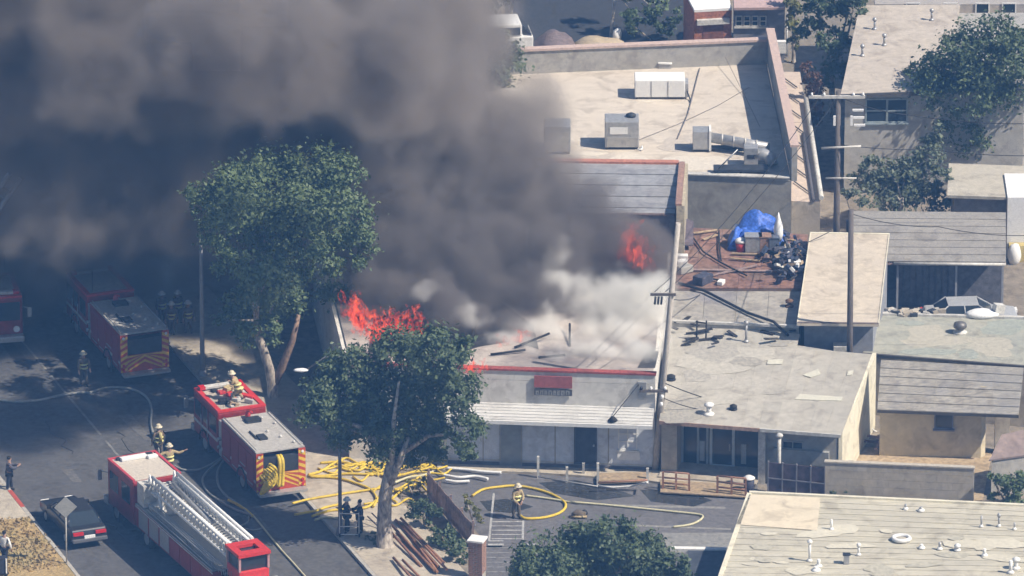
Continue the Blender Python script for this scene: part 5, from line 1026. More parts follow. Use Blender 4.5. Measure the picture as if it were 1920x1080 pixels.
# ------------------------------------------------------------------ hoses on the ground
hose('big yellow hose loop around the firefighter in the lot', [(885, 930), (905, 918), (935, 913), (965, 911), (1000, 916), (1035, 927), (1060, 944), (1052, 960), (1022, 970), (985, 972), (972, 962)], hy, .065)
hose('long pale hose trailing right across the lot', [(985, 929), (1030, 935), (1070, 941), (1130, 946), (1200, 953), (1270, 960), (1312, 965), (1316, 972), (1296, 983), (1262, 988)], hp_, .055)
hz_ = [([(578, 890), (600, 884), (620, 872), (637, 862)], 'yellow hose rising right from the engine tail to the light post'), ([(578, 892), (610, 892), (650, 888), (700, 890)], 'straight yellow hose from the engine tail towards the trunk'), ([(580, 894), (630, 896), (665, 905), (695, 918), (706, 935), (700, 950)], 'yellow hose curving around behind the two people'), ([(548, 944), (580, 936), (640, 926), (714, 915)], 'yellow hose running low from the tailboard to the trunk'), ([(552, 965), (590, 958), (615, 950), (640, 945)], 'short yellow hose near the pavement edge'), ([(585, 968), (620, 957), (655, 955), (690, 950), (712, 930)], 'yellow hose bending up beside the tree trunk'), ([(600, 868), (640, 866), (670, 872), (700, 868), (715, 880)], 'zigzag yellow hose behind the light post'), ([(640, 874), (670, 882), (690, 875), (712, 884), (720, 876)], 'second zigzag yellow hose nearer the trunk'), ([(742, 893), (770, 886), (800, 878), (812, 873)], 'yellow hose right of the trunk reaching the fence top'), ([(740, 905), (765, 895), (790, 892), (812, 884)], 'pale yellow hose just below it right of the trunk'), ([(735, 935), (760, 915), (790, 905), (800, 900)], 'yellow hose curling by the shrub right of the trunk'), ([(590, 975), (610, 970), (640, 972)], 'short pale hose end at the pavement edge')]
for pts, lab in hz_: hose(lab, [(x, y, .21) for x, y in pts], hy if 'pale' not in lab else hp_, .06)
r = random.Random(12)
for i in range(30):
    x0, y0 = 588+r.random()*205, 864+r.random()*(22 if i < 18 else 95); pts = [(x0, y0)]
    for k in range(3): pts.append((pts[-1][0]+14+r.random()*14, y0+r.gauss(0, 8)))
    if x0 < 660 and y0 > 925: continue
    hose('tangled yellow hose length strewn between the engine and the lot', [(x, y, .2) for x, y in pts], hy, .05, group='tangled hose lengths')
for i, (pts, lab) in enumerate((([(838, 878), (870, 880), (905, 884), (940, 886)], 'white flat hose lying along the shop front'), ([(830, 890), (860, 895), (890, 893), (915, 898)], 'white flat hose nearer the lot along the shop front'), ([(835, 900), (855, 903), (880, 902)], 'short white hose end by the fence'))): hose(lab, [(x, y, .16) for x, y in pts], white, .07)
hose('grey hose snaking across the shaded road at left', [(-20, 748), (30, 753), (75, 750), (120, 740), (165, 735)], hg, .07)
hose('grey hose arching right from the lone firefighter', [(165, 737), (200, 727), (240, 728), (272, 742), (284, 765), (283, 795), (292, 830), (300, 850)], hg, .06)
hose('grey hose from the ladder truck cab to the near engine', [(326, 873), (345, 881), (375, 880), (400, 868), (420, 855)], hg, .055)
hose('outer grey hose loop between the two fire trucks', [(418, 860), (395, 878), (380, 898), (388, 920), (410, 938), (440, 955), (470, 965)], hg, .06)
hose('inner grey hose loop between the two fire trucks', [(420, 862), (408, 885), (410, 910), (425, 930), (450, 948), (472, 968)], hg, .06)
hose('yellow couplings stretch where the hose loops meet', [(428, 938), (445, 946), (462, 957), (474, 968)], hy, .07)
hose('long yellow hose running down the road to the bottom edge', [(474, 966), (490, 985), (510, 1010), (530, 1034), (552, 1058), (580, 1090)], hp_, .05)
hose('faint small hose coil right of the ladder truck', [(430, 988), (450, 986), (465, 978), (466, 968)], hg, .04)
hose('faint grey hose curve on the road by the coil', [(455, 990), (475, 994), (492, 990)], hg, .04)
hose('yellow hose standing up at the corner of the ladder truck cab', [(333, 905, .1), (333, 905, .8), (331, 900, 1.0)], hy, .07)

# ------------------------------------------------------------------ fence, pillar, lumber, railings
fa_, fb_ = W(801, 930), W(884, 1027)
fn = T('picket_fence', 'brown wooden board fence slanting between pavement and lot', 'fence', fa_)
d = (fb_-fa_); n = Vector((d.y, -d.x, 0)).normalized(); L_ = d.length; k = int(L_/.17)
for i in range(k):
    p = fa_+d*(i+.5)/k; MB().box(p+Vector((0, 0, .63)), (.15, .025, 1.2+.04*math.sin(i*7)), math.atan2(d.y, d.x)).build('picket', woodg, fn)
for z in (.3, 1.05): MB().box((fa_+fb_)/2+n*(-.04)+Vector((0, 0, z)), (L_, .05, .1), math.atan2(d.y, d.x)).build('rail', woodg, fn)
for i in range(5): p = fa_+d*i/4; MB().box(p-n*.08+Vector((0, 0, .68)), (.1, .1, 1.36), 0).build('post', woodg, fn)
pc = W(895, 1086); pl_ = T('brick_pillar', 'pinkish brick pillar with a white cap at the fence end', 'pillar', pc)
MB().box(pc+Vector((0, 0, .98)), (.62, .62, 1.96), -.3).build('core', mat('mortar', (.42, .395, .35)), pl_)
bme = MB().box((0, 0, 0), (.205, .04, .085)).mesh('brick'); bme.materials.append(brickp)
Rz = Matrix.Rotation(-.3, 3, 'Z')
for j in range(20):
    for fi, (nx, ny) in enumerate(((0, -1), (1, 0), (-1, 0))):
        for i in range(3):
            if j < 4 and fi: continue
            off = (i-1)*.215+(.05 if j % 2 else -.05)*(1 if abs((i-1)) < 1 else .2); o = bpy.data.objects.new('brick', bme); SC.collection.objects.link(o); o.parent = pl_
            v = Rz @ Vector((nx*.315+(off if nx == 0 else 0), ny*.315+(off if ny == 0 else 0), 0)); o.location = v+Vector((0, 0, .05+j*.097)); o.rotation_euler = (0, 0, -.3+(math.pi/2 if nx else 0))
MB().box(pc+Vector((0, 0, 2.0)), (.78, .78, .10), -.3).build('cap', white, pl_, bevel=.02)
r = random.Random(8)
beams = [(742, 975, 822, 1062), (752, 972, 832, 1055), (735, 985, 800, 1055), (745, 998, 815, 1070), (760, 985, 838, 1068), (728, 992, 790, 1062), (765, 1000, 820, 1072), (738, 1046, 778, 1090), (755, 1050, 800, 1095)]
lm = T('lumber_pile', 'pile of reddish timber beams by the foot of the street tree', 'lumber', W(780, 1020, .14))
for i, (x0, y0, x1, y1) in enumerate(beams):
    a, b_ = W(x0, y0, .16+.12*(i % 3)), W(x1, y1, .16+.12*((i+1) % 3)); MB().tube([a, b_], .085, 4).build('beam', wood, lm)
for (a, b_, lab, i) in (((697, 962), (715, 980), 'thin dark bar leaning left of the trunk', 0), ((689, 968), (712, 990), 'second thin dark bar left of the trunk', 1)): tag(MB().tube([W(*a, .5), W(*b_, .2)], .035, 5).build('loose_bar', mat('iron_bar', (.06, .05, .05), .6, .2, 2)), lab, 'bar')
rl = T('ramp_railing', 'weathered white railing with sagging hand rail in front of the shop', 'railing', W(1010, 895))
posts = [(1009, 894, 1.05), (1063, 903, .75), (1094, 890, .6), (1121, 912, 1.2), (1214, 905, .75)]
for x, y, h in posts: p = W(x, y, .05); MB().bx(p.x-.06, p.x+.06, p.y-.06, p.y+.06, 0, h+.05).build('post', wdirt, rl)
MB().tube([W(1009, 894, .98), W(1121, 912, 1.1)], .03, 5).build('rail', galv, rl); MB().tube([W(1009, 894, .5), W(1063, 903, .5), W(1121, 912, .5)], .03, 5).build('rail', woodt, rl)
MB().tube([W(1121, 911, .12), W(1150, 914, .12), W(1180, 912, .2), W(1205, 906, .45), W(1214, 904, .75)], .05, 6).build('sagging_rail', white, rl); MB().tube([W(1121, 905, .55), W(1214, 900, .6)], .05, 5).build('rail', wood, rl)
MB().prism([W(1121, 912), W(1214, 908), W(1214, 895), W(1121, 897)], .12, .28).build('ramp', woodt, rl)
fr2 = T('deck_railing', 'brown wooden deck railing in two halves before the glass front', 'railing', W(1245, 920))
for (x0, y0, x1, y1) in ((1243, 918, 1292, 922), (1345, 926, 1398, 931)):
    for t_ in (0, .5, 1): p = lerp(W(x0, y0, .1), W(x1, y1, .1), t_); MB().bx(p.x-.05, p.x+.05, p.y-.05, p.y+.05, .1, 1.0).build('post', wood, fr2)
    for z in (.35, .62, .92): a, b_ = W(x0, y0), W(x1, y1); a.z = b_.z = z; MB().tube([a, b_], .045, 4).build('rail', wood, fr2)
MB().prism([W(1238, 928), W(1402, 938), W(1402, 915), W(1238, 905)], .1, .16).build('deck', woodt, fr2)
t = T('white_bowl_bin', 'dark bin with a white lid at the right end of the deck', 'bin', W(1404, 925)); p = W(1404, 925); MB().lathe(p, [(.22, 0), (.26, .75)], 12).build('body', mat('bin_dark', (.06, .06, .09), .6, .2, 2), t); MB().lathe(p+Vector((0, 0, .75)), [(.29, 0), (.29, .06), (.1, .16)], 12).build('lid', white, t)

# ------------------------------------------------------------------ poles, lamps, sign, wires
def pole(name, label, base, top, r0, r1, m, cat='utility pole'):
    t = T(name, label, cat, base); MB().tube([base, lerp(base, top, .5), top], r0, 10, r1).build('shaft', m, t); return t
pa, pb_ = W(1228, 884), None
ht = 12.6; pb_ = Vector((W(1266, 410, 0).x*0+pa.x+1.02, pa.y, ht))
up = pole('utility_pole', 'pale leaning utility pole between the burning shop and the neighbour', pa, pb_, .17, .12, polew)
at = lambda t_: lerp(pa, pb_, t_)
MB().bx(at(.33).x-1.1, at(.33).x+.25, pa.y-.18, pa.y-.08, at(.33).z-.06, at(.33).z+.06).build('cross_arm', polem, up)
for dx in (-1.0, -.55, .12): MB().lathe(at(.33)+Vector((dx, -.13, .06)), [(.05, 0), (.08, .08), (.05, .16)], 8).build('insulator', sheetw if dx > -.6 else dark, up)
for z in (.30, .27): MB().lathe(at(z)+Vector((0, -.14, 0)), [(.07, 0), (.09, .1), (.06, .2)], 8).build('insulator', sheetw, up)
MB().bx(at(.72).x-1.0, at(.72).x+.2, pa.y-.2, pa.y-.1, at(.72).z-.07, at(.72).z+.05).build('cross_arm', polem, up)
for k in range(3): MB().tube([at(.68)+Vector((-.75+.15*k, -.15, 0)), at(.71)+Vector((-.75+.15*k, -.15, 0))], .06, 6).build('fuse', dark, up)
pbB = W(1566, 600); tB = Vector((pbB.x, pbB.y, zat(pbB, 170)))
ub = pole('utility_pole', 'dark utility pole with cross arms in front of the grey house', pbB, tB, .19, .13, polem)
z1_ = zat(pbB, 180); MB().bx(W(1516, 180, z1_).x, W(1622, 180, z1_).x, pbB.y-.2, pbB.y-.08, z1_-.07, z1_+.07).build('cross_arm', wdirt, ub)
z2_ = zat(pbB, 274); MB().tube([(W(1540, 276, z2_).x, pbB.y-.15, z2_-.05), (W(1614, 272, z2_).x, pbB.y-.15, z2_+.05)], .06, 5).build('cross_arm', wdirt, ub)
z3_ = zat(pbB, 332); MB().tube([(W(1548, 332, z3_).x, pbB.y-.15, z3_), (W(1606, 334, z3_).x, pbB.y-.15, z3_)], .05, 5).build('cross_arm', wdirt, ub)
for k in range(3):
    zz = zat(pbB, 204+k*14); MB().bx(W(1577, 0, zz).x, W(1597, 0, zz).x, pbB.y-.25, pbB.y-.15, zz-.05, zz+.05).build('bracket', sheetw, ub)
for x in (1562, 1594): z_ = zat(pbB, 232); MB().bx(W(x, 232, z_).x, W(x, 232, z_).x+.12, pbB.y-.3, pbB.y-.2, z_, z_+.5).build('fuse', sheetw, ub)
for x in (1522, 1545, 1600, 1618): MB().lathe((W(x, 180, z1_).x, pbB.y-.14, z1_+.07), [(.05, 0), (.07, .06), (.04, .15)], 8).build('insulator', sheetw, ub)
pcB = W(1592, 790); tC = Vector((pcB.x-.05, pcB.y, zat(pcB, 393)))
uc = pole('utility_pole', 'dark plain pole standing in front of the beige roof shed', pcB, tC, .17, .13, polem)
MB().lathe(pcB, [(.3, 0), (.28, .25), (.2, .4)], 10).build('base_guard', wdirt, uc)
ld = W(638, 1003, .14); lt_ = T('street_light', 'grey street light post with one bright white luminaire over the road', 'street light', ld)
zz = zat(ld, 672); MB().tube([ld, ld+Vector((0, 0, zz))], .10, 10, .06).build('post', mat('lamp_grey', (.20, .19, .20), .6, .15, 2), lt_)
hx = W(585, 695, 0).x; hzz = zat(ld, 694)
MB().tube([ld+Vector((0, 0, zz-.3)), ld+Vector((-.6, 0, zz-.05)), Vector((hx+.3, ld.y, hzz+.06))], .045, 6).build('arm', MATS['lamp_grey'], lt_); MB().blob(Vector((hx, ld.y, hzz)), (.36, .15, .09), 0, 0, 12, 6).build('luminaire', sheetw, lt_)
MB().lathe(ld, [(.2, 0), (.18, .3), (.12, .4)], 10).build('base', MATS['lamp_grey'], lt_)
ldd = W(380, 708); t = pole('lamp_post', 'faint pale post standing in the shade right of the far engine', ldd, ldd+Vector((0, 0, 7.5)), .13, .08, mat('post_pale', (.35, .34, .34), .7, .1, 2), 'post')
MB().lathe(ldd, [(.22, 0), (.2, .35), (.14, .45)], 10).build('base', MATS['post_pale'], t)
l2 = W(866, 160); t = pole('flag_pole', 'thin pale pole at the top edge in the smoke', l2, l2+Vector((0, 0, 9)), .07, .05, wdirt, 'pole'); MB().lathe(l2, [(.2, 0), (.16, .3)], 8).build('base', wdirt, t)
sd = W(125, 1056, .13); t = T('road_sign', 'back of a grey diamond road sign on a thin post', 'sign', sd)
zs = zat(sd, 955); MB().tube([sd, sd+Vector((0, 0, zs+.3))], .035, 6).build('post', wdirt, t)
s_ = .53; c = sd+Vector((0, -.05, zs)); ax = Vector((1, .12, 0)).normalized(); MB().hexa([c+ax*-s_, c+Vector((0, 0, -s_)), c+ax*s_, c+Vector((0, 0, s_))], [p+Vector((.0, -.012, 0)) for p in (c+ax*-s_, c+Vector((0, 0, -s_)), c+ax*s_, c+Vector((0, 0, s_)))]).build('panel', mat('sign_back', (.36, .37, .37), .5, .08, 2, metal=.2), t)
lr = T('raised_ladder', 'pale raised ladder rails slanting at the left edge in the smoke', 'ladder', WY(-60, 470, -12.5)-Vector((0, 0, WY(-60, 470, -12.5).z)))
for (x0, y0, x1, y1) in ((-60, 475, 38, 335), (-80, 460, 18, 325)): MB().tube([WY(x0, y0, -12.5), WY(x1, y1, -12.5)], .12, 6).build('rail', mat('dull_ladder', (.36, .35, .36), .6, .1, 2), lr)
for k in range(9): MB().tube([lerp(WY(-60, 475, -12.5), WY(38, 335, -12.5), (k+.5)/9), lerp(WY(-80, 460, -12.5), WY(18, 325, -12.5), (k+.5)/9)], .03, 5).build('rung', mat('dull_ladder', (.36, .35, .36), .6, .1, 2), lr)
wire('power line crossing the grey sheet roof to the right', [at(.36)+Vector((.1, -.1, 0)), WY(1420, 770, -20.5), WY(1645, 818, -20)], .025, .15)
wire('lower power line along the front of the grey sheet roof', [at(.30)+Vector((.1, -.1, 0)), WY(1330, 770, -24), WY(1480, 792, -23.5)], .022, .1)
wire('white cable drooping from the sheet roof to the yellow cottage', [WY(1612, 778, -20), WY(1640, 808, -19.2), WY(1700, 822, -19), WY(1740, 838, -19)], .035, .05, white, cat='cable', name='service_cable')
wire('service wire from the leaning pole over the stained flat roof', [at(.70)+Vector((0, -.1, 0)), WY(1320, 548, -10), WY(1400, 490, -8), WY(1560, 432, -6)], .02, .2)
wire('thin line from the dark pole towards the right edge', [tB-Vector((0, 0, 2.8)), WY(1740, 280, -2), WY(1940, 292, -2)], .02, .1)
wire('upper line from the dark pole over the grey house', [tB-Vector((0, 0, .3)), WY(1700, 215, 3), WY(1940, 232, 3)], .02, .15)

wire('high power line from the leaning pole across to the dark cross arm pole', [at(.72)+Vector((-.3, -.1, .1)), tB-Vector((0, 0, .3))], .018, .6)
wire('second high line running parallel to the cross arm pole', [at(.72)+Vector((-.8, -.1, .1)), tB-Vector((.9, 0, .3))], .018, .7)
wire('line from the plain pole top to the cross arm pole', [tC-Vector((0, 0, .2)), tB-Vector((0, 0, 3.2))], .018, .3)
wire('line from the plain pole top off to the right edge', [tC-Vector((0, 0, .2)), WY(1760, 425, pcB.y), WY(1960, 440, pcB.y)], .018, .2)
# ------------------------------------------------------------------ trees and shrubs
lf_a = leafmat('leaf_green', (.082, .128, .060), (.185, .24, .112), (.26, .30, .155))
lf_b = leafmat('leaf_dark', (.062, .098, .050), (.152, .195, .098), (.22, .25, .13))
lf_c = leafmat('leaf_grey', (.095, .122, .08), (.21, .24, .165), (.30, .31, .23))
lf_d = leafmat('leaf_yellow', (.13, .14, .04), (.26, .25, .08))
lf_e = leafmat('leaf_brown', (.10, .055, .04), (.22, .13, .09))
def crown(lobes, Y, n, size, seed, yj=.9):
    r = random.Random(seed); vs = []; fs = []
    cs = []
    for (px, py, rp) in lobes:
        y = Y+r.uniform(-yj, yj); c = WY(px, py, y); cs.append((c, rp/PXM(c)))
    tot = sum(R_*R_ for _, R_ in cs)
    for c, R_ in cs:
        k = int(n*R_*R_/tot); ncl = max(5, int(k/75)); cl = []
        for _ in range(ncl):
            d = Vector((r.gauss(0, 1), r.gauss(0, 1), r.gauss(0, 1)+.25)).normalized(); cl.append((c+d*R_*r.uniform(.55, 1.02), R_*r.uniform(.12, .27), d))
        for i in range(k):
            q, s, d = cl[i % ncl]; p = q+Vector((r.gauss(0, s), r.gauss(0, s), r.gauss(0, s*.75)))
            nn = (d*.6+Vector((r.gauss(0, .6), r.gauss(0, .6), r.gauss(.35, .6)))).normalized(); t1 = nn.cross(Vector((r.gauss(0, 1), r.gauss(0, 1), r.gauss(0, 1)))).normalized(); t2 = nn.cross(t1)
            a = size*r.uniform(.5, 1.25); b_ = a*r.uniform(.45, .8); o = len(vs)
            vs += [p-t1*a, p-t2*b_*.8, p+t1*a, p+t2*b_]; fs.append((o, o+1, o+2, o+3))
    g = MB(); g.v = vs; g.f = fs; g.sm = [False]*len(fs); return g, cs
def tree(label, base, lobes, n, size, lm, seed, trunk, tm=trunkm, r0=.35, name='tree', yj=1.6, limbs=5, group=None, cat='tree'):
    b0 = W(*base); t = T(name, label, cat, b0, group); g, cs = crown(lobes, b0.y, n, size, seed, yj); r = random.Random(seed+1)
    pts = [b0]+[WY(x, y, b0.y) for x, y in trunk]
    rs = [r0*1.5]+[r0*(1-.5*(i+1)/len(pts)) for i in range(len(pts)-1)]
    pts.insert(1, lerp(b0, pts[1], .15)); rs.insert(1, r0*1.05)
    tr = MB().tube(pts, rs, 10).build('trunk', tm, t)
    tip = pts[-1]
    for c, R_ in sorted(cs, key=lambda q_: (q_[0]-tip).length)[:limbs*2:2]:
        m = tip.lerp(c, .5)+Vector((r.gauss(0, .3), r.gauss(0, .3), .3)); MB().tube([pts[-2].lerp(tip, .7), m, c], [r0*.42, r0*.28, r0*.1], 6).build('limb', tm, tr)
    g.build('crown', lm, t); return t
tree('tall round crowned tree standing between the engines and the fire', (512, 748), [(430, 372, 62), (520, 352, 72), (605, 352, 70), (650, 405, 52), (662, 462, 42), (420, 440, 48), (500, 430, 60), (580, 435, 62), (440, 505, 40), (500, 530, 58), (470, 570, 50), (545, 545, 40), (625, 562, 42), (600, 495, 36), (435, 600, 28), (378, 375, 30), (560, 400, 60), (490, 590, 42), (530, 600, 32), (500, 620, 30), (460, 625, 24), (640, 330, 36), (470, 330, 40)], 36000, .12, lf_a, 1, [(511, 720), (505, 690), (492, 650), (478, 618)], trunkm, .30, limbs=6, yj=3.2)
b0 = W(512, 748); t1 = bpy.data.objects['tree']
MB().tube([WY(511, 725, b0.y), WY(528, 690, b0.y), WY(548, 640, b0.y-.3), WY(560, 590, b0.y)], [.22, .2, .16, .1], 8).build('trunk', trunkt, t1)
tree('spreading street tree with a pale mottled trunk on the pavement', (722, 1028), [(660, 690, 48), (740, 672, 56), (825, 675, 54), (872, 655, 24), (618, 750, 50), (690, 745, 46), (790, 745, 60), (860, 735, 42), (640, 800, 40), (715, 815, 52), (795, 815, 48), (868, 812, 36), (590, 775, 30), (872, 845, 18), (760, 840, 36), (680, 770, 50), (620, 700, 34), (835, 705, 30)], 36000, .12, lf_b, 2, [(720, 985), (722, 930), (732, 880), (742, 850)], trunkm, .40, limbs=7)
b0 = W(722, 1028); t2 = bpy.data.objects['tree.001']
MB().tube([WY(727, 910, b0.y), WY(748, 870, b0.y-.4), WY(765, 820, b0.y-.4)], [.25, .18, .1], 8).build('trunk', trunkm, t2)
MB().tube([WY(735, 870, b0.y-.2), WY(738, 790, b0.y-.4), WY(748, 715, b0.y-.6)], [.16, .10, .05], 8).build('trunk', mat('pale_bark', (.55, .5, .43), .9, .3, 2), t2)
tree('dense dark tree rising from the bottom edge below the lot', (1130, 1190), [(1010, 1062, 52), (1080, 1030, 46), (1150, 1012, 46), (1215, 1045, 48), (1150, 1070, 66), (1262, 1075, 34), (1040, 1085, 58), (1100, 1090, 60), (1210, 1090, 50), (1180, 1030, 44), (985, 1080, 26)], 25000, .12, lf_b, 3, [(1130, 1130), (1128, 1090)], trunkm, .3)
tree('large dark green tree shading the house at upper right', (1850, 345), [(1800, 95, 50), (1870, 70, 48), (1760, 150, 58), (1830, 155, 66), (1900, 150, 60), (1780, 215, 50), (1860, 230, 60), (1915, 240, 44), (1722, 140, 26), (1740, 185, 34), (1910, 90, 40), (1820, 255, 40)], 26000, .12, lf_b, 4, [(1848, 300), (1845, 250), (1840, 200)], trunkm, .3)
tree('loose grey green tree right of the dark utility pole', (1690, 440), [(1630, 352, 38), (1690, 330, 44), (1740, 300, 34), (1750, 255, 22), (1660, 372, 40), (1720, 362, 44), (1602, 372, 24), (1765, 340, 24), (1735, 275, 24), (1640, 320, 30), (1770, 375, 22)], 8000, .12, lf_c, 5, [(1690, 410), (1690, 370)], trunkm, .18)
tree('tall dark green tree at the top edge left of the beige house', (1560, 215), [(1530, 50, 32), (1570, 30, 36), (1600, 15, 32), (1550, 100, 34), (1582, 85, 30), (1530, 0, 36), (1575, 140, 24), (1590, -20, 40), (1545, 150, 22)], 6000, .13, lf_b, 6, [(1560, 180), (1560, 120)], trunkm, .2)
tree('narrow yellow green cypress beside the white steps', (1488, 118), [(1488, 80, 14), (1487, 50, 17), (1486, 20, 18), (1485, -10, 18)], 2200, .10, lf_d, 7, [(1488, 100), (1487, 40)], trunkm, .12, yj=.2, limbs=2)
tree('brown withered shrub growing over the lean-to edge', (1528, 300), [(1522, 150, 18), (1530, 178, 20), (1520, 200, 15), (1515, 130, 14), (1535, 205, 14), (1530, 235, 14)], 2600, .10, lf_e, 8, [(1528, 270), (1525, 200)], trunkm, .1, yj=.4, limbs=3, cat='shrub', name='withered_shrub')
tree('leafy tree half lost in the brown smoke beside the large shop', (890, 300), [(860, 112, 40), (920, 98, 46), (965, 135, 40), (850, 155, 34), (910, 150, 50), (840, 105, 24), (950, 90, 30)], 6000, .13, lf_b, 9, [(890, 250), (895, 190)], trunkm, .2)
tree('pale trunked tree at the top edge left of the rear lot', (955, 52), [(905, 18, 26), (930, -15, 34), (970, -35, 34), (895, 45, 16)], 2600, .12, lf_c, 10, [(957, 30), (962, 0), (968, -25)], mat('pale_bark', (.55, .5, .43)), .12)
tree('slim pale trunked tree behind the white bag', (1146, 70), [(1180, 5, 26), (1215, 0, 28), (1160, -25, 30), (1235, 25, 22), (1190, 30, 20)], 3000, .12, lf_a, 11, [(1147, 45), (1151, 20), (1153, -10)], mat('pale_bark', (.55, .5, .43)), .10)
# shrubs
def shrub(label, base, lobes, n, size, lm, seed, name='shrub', cat='shrub', group=None):
    b0 = W(*base, .05); t = T(name, label, cat, b0, group); g, cs = crown(lobes, b0.y, n, size, seed, .35)
    MB().tube([b0, cs[0][0]], .05, 5).build('stem', trunkm, t); g.build('foliage', lm, t); return t
shrub('dark green shrub behind the timber beams', (795, 990), [(795, 960, 26), (775, 955, 18), (815, 965, 18)], 1300, .10, lf_b, 21)
shrub('low dark shrub in the shade of the board fence', (835, 1030), [(835, 1010, 24), (855, 1025, 20), (815, 1000, 16)], 1200, .10, lf_b, 22)
shrub('small shrub right at the foot of the brick pillar', (862, 1058), [(862, 1042, 18), (848, 1045, 12)], 700, .09, lf_b, 23)
shrub('yellow green weeds spilling over the fence top into the lot', (890, 985), [(872, 935, 10), (885, 950, 12), (897, 965, 12), (900, 985, 9)], 800, .07, lf_d, 24)
shrub('grassy weeds between the tree trunk and the fence', (775, 930), [(765, 910, 12), (780, 915, 14), (795, 905, 12)], 700, .07, lf_d, 25)
shrub('low weeds at the foot of the street tree', (700, 1018), [(695, 1008, 12), (705, 1015, 10)], 350, .07, lf_c, 26)
shrub('weeds at the foot of the masonry wall', (1570, 945), [(1560, 930, 10), (1590, 930, 9), (1610, 935, 7)], 350, .06, lf_b, 27)
shrub('clipped green hedge block at the right edge', (1890, 950), [(1865, 905, 16), (1885, 900, 20), (1905, 905, 20), (1880, 925, 20), (1905, 930, 20), (1920, 910, 20), (1860, 925, 14)], 2600, .09, lf_a, 28, 'hedge', 'hedge')
shrub('green shrub bank behind the rear parapet', (1220, 75), [(1190, 50, 18), (1225, 45, 22), (1255, 50, 18), (1265, 30, 16)], 1800, .10, lf_b, 29)

# ------------------------------------------------------------------ smoke, steam and flames (real volumes)
def volmat(name, dens, col, ani=0.1, emis=None, est=0.0, dcol=None):
    m = bpy.data.materials.new(name); m.use_nodes = True; nt = m.node_tree; nt.nodes.remove(nt.nodes['Principled BSDF'])
    v = nt.nodes.new('ShaderNodeVolumePrincipled'); v.inputs['Color'].default_value = (*col, 1); v.inputs['Density'].default_value = dens; v.inputs['Anisotropy'].default_value = ani
    v.inputs['Density Attribute'].default_value = 'density'
    if emis:
        at_ = nt.nodes.new('ShaderNodeAttribute'); at_.attribute_name = 'density'
        rp = nt.nodes.new('ShaderNodeValToRGB'); e = rp.color_ramp.elements
        e[0].position = 0.0; e[0].color = (0.5, .012, .004, 1); e[1].position = 1.0; e[1].color = (*emis, 1)
        nt.links.new(at_.outputs['Fac'], rp.inputs[0]); nt.links.new(rp.outputs[0], v.inputs['Emission Color'])
        mm = nt.nodes.new('ShaderNodeMath'); mm.operation = 'MULTIPLY'; mm.inputs[1].default_value = est; nt.links.new(at_.outputs['Fac'], mm.inputs[0]); nt.links.new(mm.outputs[0], v.inputs['Emission Strength'])
    nt.links.new(v.outputs[0], nt.nodes['Material Output'].inputs['Volume']); m.cycles.volume_step_rate = 1.0; return m
